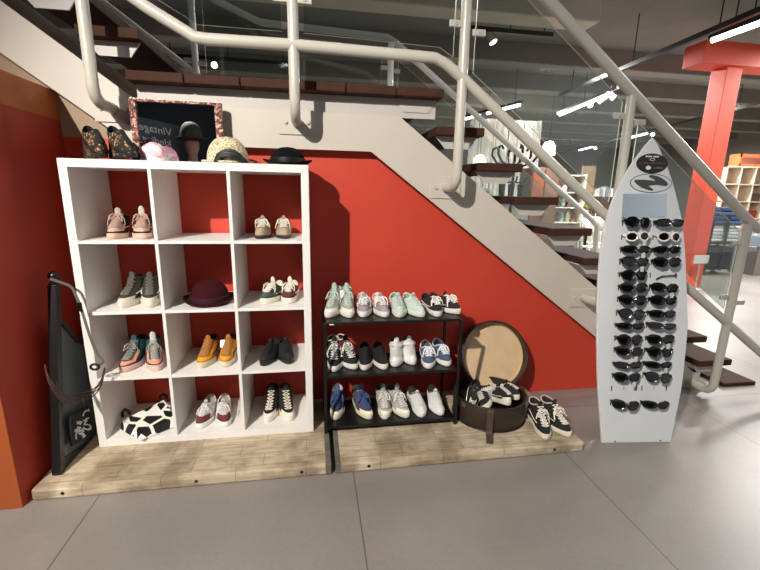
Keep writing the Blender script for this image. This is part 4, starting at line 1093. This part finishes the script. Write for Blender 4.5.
for x in (7.2, 8.55):
    for y in (6.25, 6.95): MB().box(x - .03, x + .03, y - .03, y + .03, 0, .86).obj('leg', M['blackw'], t)
b = MB(); b.box(7.55, 8.3, 6.19, 7.01, .90, .91); b.box(7.55, 8.3, 6.185, 6.195, .75, .91)
tag(b.obj('table_runner', mat('cream_cloth', '#e6e0d2', .85)), 'cream cloth runner over the dark topped table', 'tablecloth')
t = thing('flower_vase', 'white vase of yellow green flowers on the dark table', 'flowers', (7.22, 6.35, .90), local=True)
MB().lathe([(.05, 0), (.06, .08), (.04, .17), (.05, .2)], (0, 0, 0), 16).obj('vase', wl, t, smooth=True)
b = MB(); rg = random.Random(6)
for k in range(22): b.ball((rg.uniform(-.10, .10), rg.uniform(-.09, .09), .25 + rg.uniform(0, .12)), .035, n=8, m=6)
b.obj('blossom', mat('yellow_green_petals', '#c9cf6a', .7, noise=.4, nscale=30), t, smooth=True)
t = thing('sideboard', 'dark brown sideboard far behind the flower table', 'sideboard', (9.2, 8.9, 0))
MB().box(8.6, 10.1, 8.7, 9.2, .0, 1.40).obj('carcass', mat('dark_veneer', '#3b2f29', .4), t)
for x in (8.62, 9.12, 9.62):
    d = MB().box(x, x + .46, 8.68, 8.70, .12, 1.36).obj('door', mat('dark_veneer2', '#493a32', .4), t)
    MB().ball((x + .42, 8.67, .8), .018, n=8, m=6).obj('knob', M['rail'], d)
for k, (x, hx, lab) in enumerate(((8.8, '#8d745c', 'tall tan board standing on the dark sideboard'), )):
    b = MB(); b.box(x, x + .42, 8.95, 9.0, 1.40, 2.25)
    tag(b.obj('tan_board', mat('tan_board', hx, .7, noise=.1, nscale=6)), lab, 'board')
rg = random.Random(31); prev = None
for k in range(7):
    hx = ('#cfc9c2', '#9a9aa8', '#d9d4cc', '#7f8694', '#b8a9a0', '#e2ded6', '#6d7078')[k]
    cn = ('cream', 'lilac grey', 'white', 'slate blue', 'pinkish', 'bright white', 'dark grey')[k]
    b = MB(); x = 9.30 + .085 * k; b.box(x, x + .06, 8.85, 9.05, 1.40, 1.62 + .1 * rg.random())
    tag(b.obj('folder', mat('folder_' + hx[1:], hx, .7)), f'{cn} folder standing in the row on the dark sideboard', 'folder', 'folders on the sideboard')
t = thing('white_cabinet', 'white cabinet with open niches under the landing handrail end', 'cabinet', (8.1, 7.6, 0))
MB().box(7.55, 8.65, 7.5, 7.9, 0, .80).obj('carcass', wl, t)
for x in (7.58, 8.13):
    MB().box(x, x + .48, 7.488, 7.5, .42, .76).obj('drawer', mat('drawer_front', '#e1dccf', .5), t)
    MB().box(x, x + .48, 7.488, 7.5, .05, .38).obj('drawer', mat('drawer_front', '#e1dccf', .5), t)
rg = random.Random(41)
for k in range(9):
    hx, cn = vc[k % 7]; x = 7.62 + .115 * k; h = rg.uniform(.12, .34)
    lab = f'{cn} {("bottle", "candlestick", "bowl")[k % 3]} on top of the white niche cabinet' + (', towards the flower table' if k < 4 else ', towards the coral column')
    t2 = thing(('bottle', 'candlestick', 'bowl')[k % 3], lab, ('bottle', 'candlestick', 'bowl')[k % 3], (x, 7.65, .80), group='ornaments on the white cabinet', local=True)
    pr = ([(.035, 0), (.038, h * .6), (.014, h * .75), (.014, h)], [(.04, 0), (.012, .03), (.012, h), (.025, h + .01)], [(.03, 0), (.07, .07), (.065, .08), (.02, .02)])[k % 3]
    MB().lathe(pr, (0, 0, 0), 14).obj('body', mat('glaze_' + hx[1:], hx, .3), t2, smooth=True)

# clothes trolley and the white cube shelving on the far side
t = thing('clothes_trolley', 'black wheeled trolley stacked with folded clothes beyond the coral column', 'trolley', (8.7, 4.5, 0))
for x in (8.32, 9.02):
    for y in (4.3, 4.75):
        MB().box(x - .015, x + .015, y - .015, y + .015, .10, 1.02).obj('upright', M['blackm'], t)
        MB().tube([(x - .02, y, .05), (x + .02, y, .05)], .05, 14).obj('wheel', mat('grey_tyre', '#3c3a3a', .7), t)
for z in (.14, .62): MB().box(8.32, 9.02, 4.3, 4.75, z - .03, z).obj('deck', M['blackm'], t)
MB().box(8.42, 8.92, 4.33, 4.72, .14, .52).obj('crate', mat('dark_crate', '#1d1f24', .6), t, bevel=.01)
MB().box(8.62, 8.66, 4.28, 4.30, .10, 1.1).obj('brace', mat('blue_black', '#222a38', .5), t)
rg = random.Random(51)
for c_, x in enumerate((8.50, 8.85)):
    for k in range(5):
        b = MB(); z = .62 + .062 * k; w = .15 - rg.uniform(0, .02)
        b.box(x - w, x + w, 4.33 + rg.uniform(0, .03), 4.70, z + .002, z + .060)
        tag(b.obj('folded_cloth', mat('linen_%d' % (k % 3), ('#d6d3ce', '#bfbab6', '#c9c3c6')[k % 3], .9, noise=.15, nscale=30), bevel=.018),
            f'{("white", "pale grey", "pinkish grey")[k % 3]} folded cloth, {("bottom", "second", "middle", "fourth", "top")[k]} of the trolley stack {("next to the coral column", "next to the stair post")[c_]}', 'cloth', 'folded linen on the trolley')
for k in range(4):
    b = MB(); z = .935 + .08 * k
    b.box(8.36 + .03 * k, 8.99 - .02 * k, 4.32, 4.72, z, z + .078)
    tag(b.obj('folded_jeans', mat('denim_%d' % (k % 2), ('#31456e', '#253555')[k % 2], .9, noise=.3, nscale=20), bevel=.025), f'{("pale", "dark")[k % 2]} blue folded denim, {("bottom", "second", "third", "top")[k]} of the pile on the trolley', 'jeans', 'folded denim on the trolley')
t = thing('price_sign', 'small white card sign on a stand in front of the coral column', 'sign', (7.06, 3.25, 0))
MB().box(6.93, 7.19, 3.245, 3.255, .42, .55).obj('card', mat('sign_white', '#e8e6e0', .6), t)
MB().tube([(7.06, 3.26, 0), (7.06, 3.26, .45)], .01, 8).obj('stand', M['rail'], t)
MB().box(6.98, 7.14, 3.2, 3.32, 0, .012).obj('base', M['rail'], t)
t = thing('grid_shelf', 'pale grid shelf of square cubbies against the far side of the shop', 'shelf', (12.6, 7.4, 0))
pale = mat('pale_birch', '#dcc9b2', .55)
nx, nz, cs_ = 5, 5, .44
for i in range(nx + 1): MB().box(11.66 + cs_ * i, 11.69 + cs_ * i, 7.2, 7.6, 0, 2.23).obj('divider', pale, t)
for j in range(nz + 1): MB().box(11.66, 11.69 + cs_ * nx, 7.205, 7.6, cs_ * j, cs_ * j + .03).obj('cubby_shelf', pale, t)
MB().box(11.66, 11.69 + cs_ * nx, 7.6, 7.62, 0, 2.23).obj('back_panel', mat('birch_back', '#d2bca2', .7), t)
for k, (i, j, hx, lab) in enumerate(((1, 2, '#c23a2c', 'red box in the middle row of the pale grid shelf'), (2, 3, '#5a4636', 'brown basket in the fourth row of the pale grid shelf'), (0, 1, '#3e4a66', 'blue box low in the pale grid shelf'), (2, 2, '#b5332b', 'red tin beside the red box on the grid shelf'))):
    b = MB(); x = 11.74 + cs_ * i; z = .033 + cs_ * j; b.box(x, x + .28, 7.25, 7.5, z, z + .2)
    tag(b.obj('storage_box', mat('box_' + hx[1:], hx, .6), bevel=.01), lab, 'box')
t = thing('orange_crate', 'orange open crate on top of the pale grid shelf', 'crate', (12.9, 7.4, 2.23))
oc = mat('orange_crate', '#b8562f', .6)
MB().box(12.05, 13.4, 7.25, 7.27, 2.23, 2.30).obj('front_rail', oc, t); MB().box(12.05, 13.4, 7.25, 7.27, 2.46, 2.54).obj('front_rail', oc, t)
MB().box(12.05, 13.4, 7.55, 7.57, 2.23, 2.54).obj('back_panel', mat('crate_dark', '#5c3020', .7), t)
for x in (12.05, 13.36): MB().box(x, x + .04, 7.25, 7.57, 2.23, 2.54).obj('end_panel', oc, t)
t = thing('glass_counter', 'low grey shop counter with lit glass top beyond the last stair post', 'counter', (9.75, 4.4, 0))
MB().box(9.3, 10.3, 4.2, 4.7, 0, .55).obj('body', mat('counter_grey', '#6f6a66', .4), t)
MB().box(9.28, 10.32, 4.18, 4.72, .55, .74).obj('glass_top', mat('counter_glass', '#9fb3bf', .1), t)

# ------------------------------------------------------------------ light
def spot(name, loc, aim, W_, size, col, radius=.04, blend=.4):
    l = bpy.data.lights.new(name, 'SPOT'); l.energy = W_; l.spot_size = R(size); l.spot_blend = blend; l.color = col; l.shadow_soft_size = radius
    o = bpy.data.objects.new(name, l); COL.objects.link(o); o.location = loc
    o.rotation_euler = (V(aim) - V(loc)).to_track_quat('-Z', 'Y').to_euler(); return o
def area(name, loc, aim, W_, sx, sy, col):
    l = bpy.data.lights.new(name, 'AREA'); l.shape = 'RECTANGLE'; l.size = sx; l.size_y = sy; l.energy = W_; l.color = col
    o = bpy.data.objects.new(name, l); COL.objects.link(o); o.location = loc
    o.rotation_euler = (V(aim) - V(loc)).to_track_quat('-Z', 'Y').to_euler(); return o
spot('key_spot', (-.95, -3.4, 3.66), (1.3, .2, .55), 1300, 57, (1, .94, .85), .04, .75)
spot('wall_spot', (1.2, -1.9, 3.7), (-.35, -.75, .9), 120, 34, (1, .85, .66), .05, .8)
cool = (.80, .90, 1.)
area('ceiling_fill', (3.6, -2.4, 3.9), (3.6, -2.4, 0), 16, 3.5, .3, cool)  # unseen fill added for ambient light
area('ceiling_fill', (5.8, -.5, 3.9), (5.8, -.5, 0), 62, .3, 3.5, cool)  # second added fill, over the floor to the right
area('ceiling_fill', (-2.6, -4.8, 3.9), (-.6, -3.6, 0), 60, 1.5, .3, cool)  # unseen fill added at front left, so cubby side panels stay shaded
area('ceiling_fill', (8.0, -5.2, 3.9), (8., -6.5, 1.), 48, 3., .3, (1, 1, 1))  # added behind the camera to light the pale wall for the mirror tile
area('ceiling_fill', (1.6, 3.0, 3.62), (1.6, 2.6, 0), 60, 2., .2, (1, .98, .95))  # added over the stairs to brighten the far railing
for x, y, e in ((6.2, 5.0, 260), (9.5, 3.0, 200), (7.0, 8.4, 260), (11.5, 7., 260), (5.0, 12., 220), (10., 13., 220), (-3.5, 9.5, 160), (8.0, 1.0, 160), (14.5, 10, 200)):
    area('ceiling_fill', (x, y, 3.5), (x, y, 0), e * 1.25, 2.5, .3, (1, .98, .95))  # added store fills, since the track tubes glow too weakly
w = bpy.data.worlds.new('world'); SC.world = w; w.use_nodes = True
w.node_tree.nodes['Background'].inputs[0].default_value = (.8, .85, 1, 1); w.node_tree.nodes['Background'].inputs[1].default_value = .05

SC.view_settings.view_transform = 'Standard'; SC.view_settings.look = 'None'; SC.view_settings.gamma = 1
SC.view_settings.use_curve_mapping = False; SC.view_settings.exposure = 0.0
SC.cycles.use_denoising = True; SC.cycles.max_bounces = 8; SC.cycles.transparent_max_bounces = 16
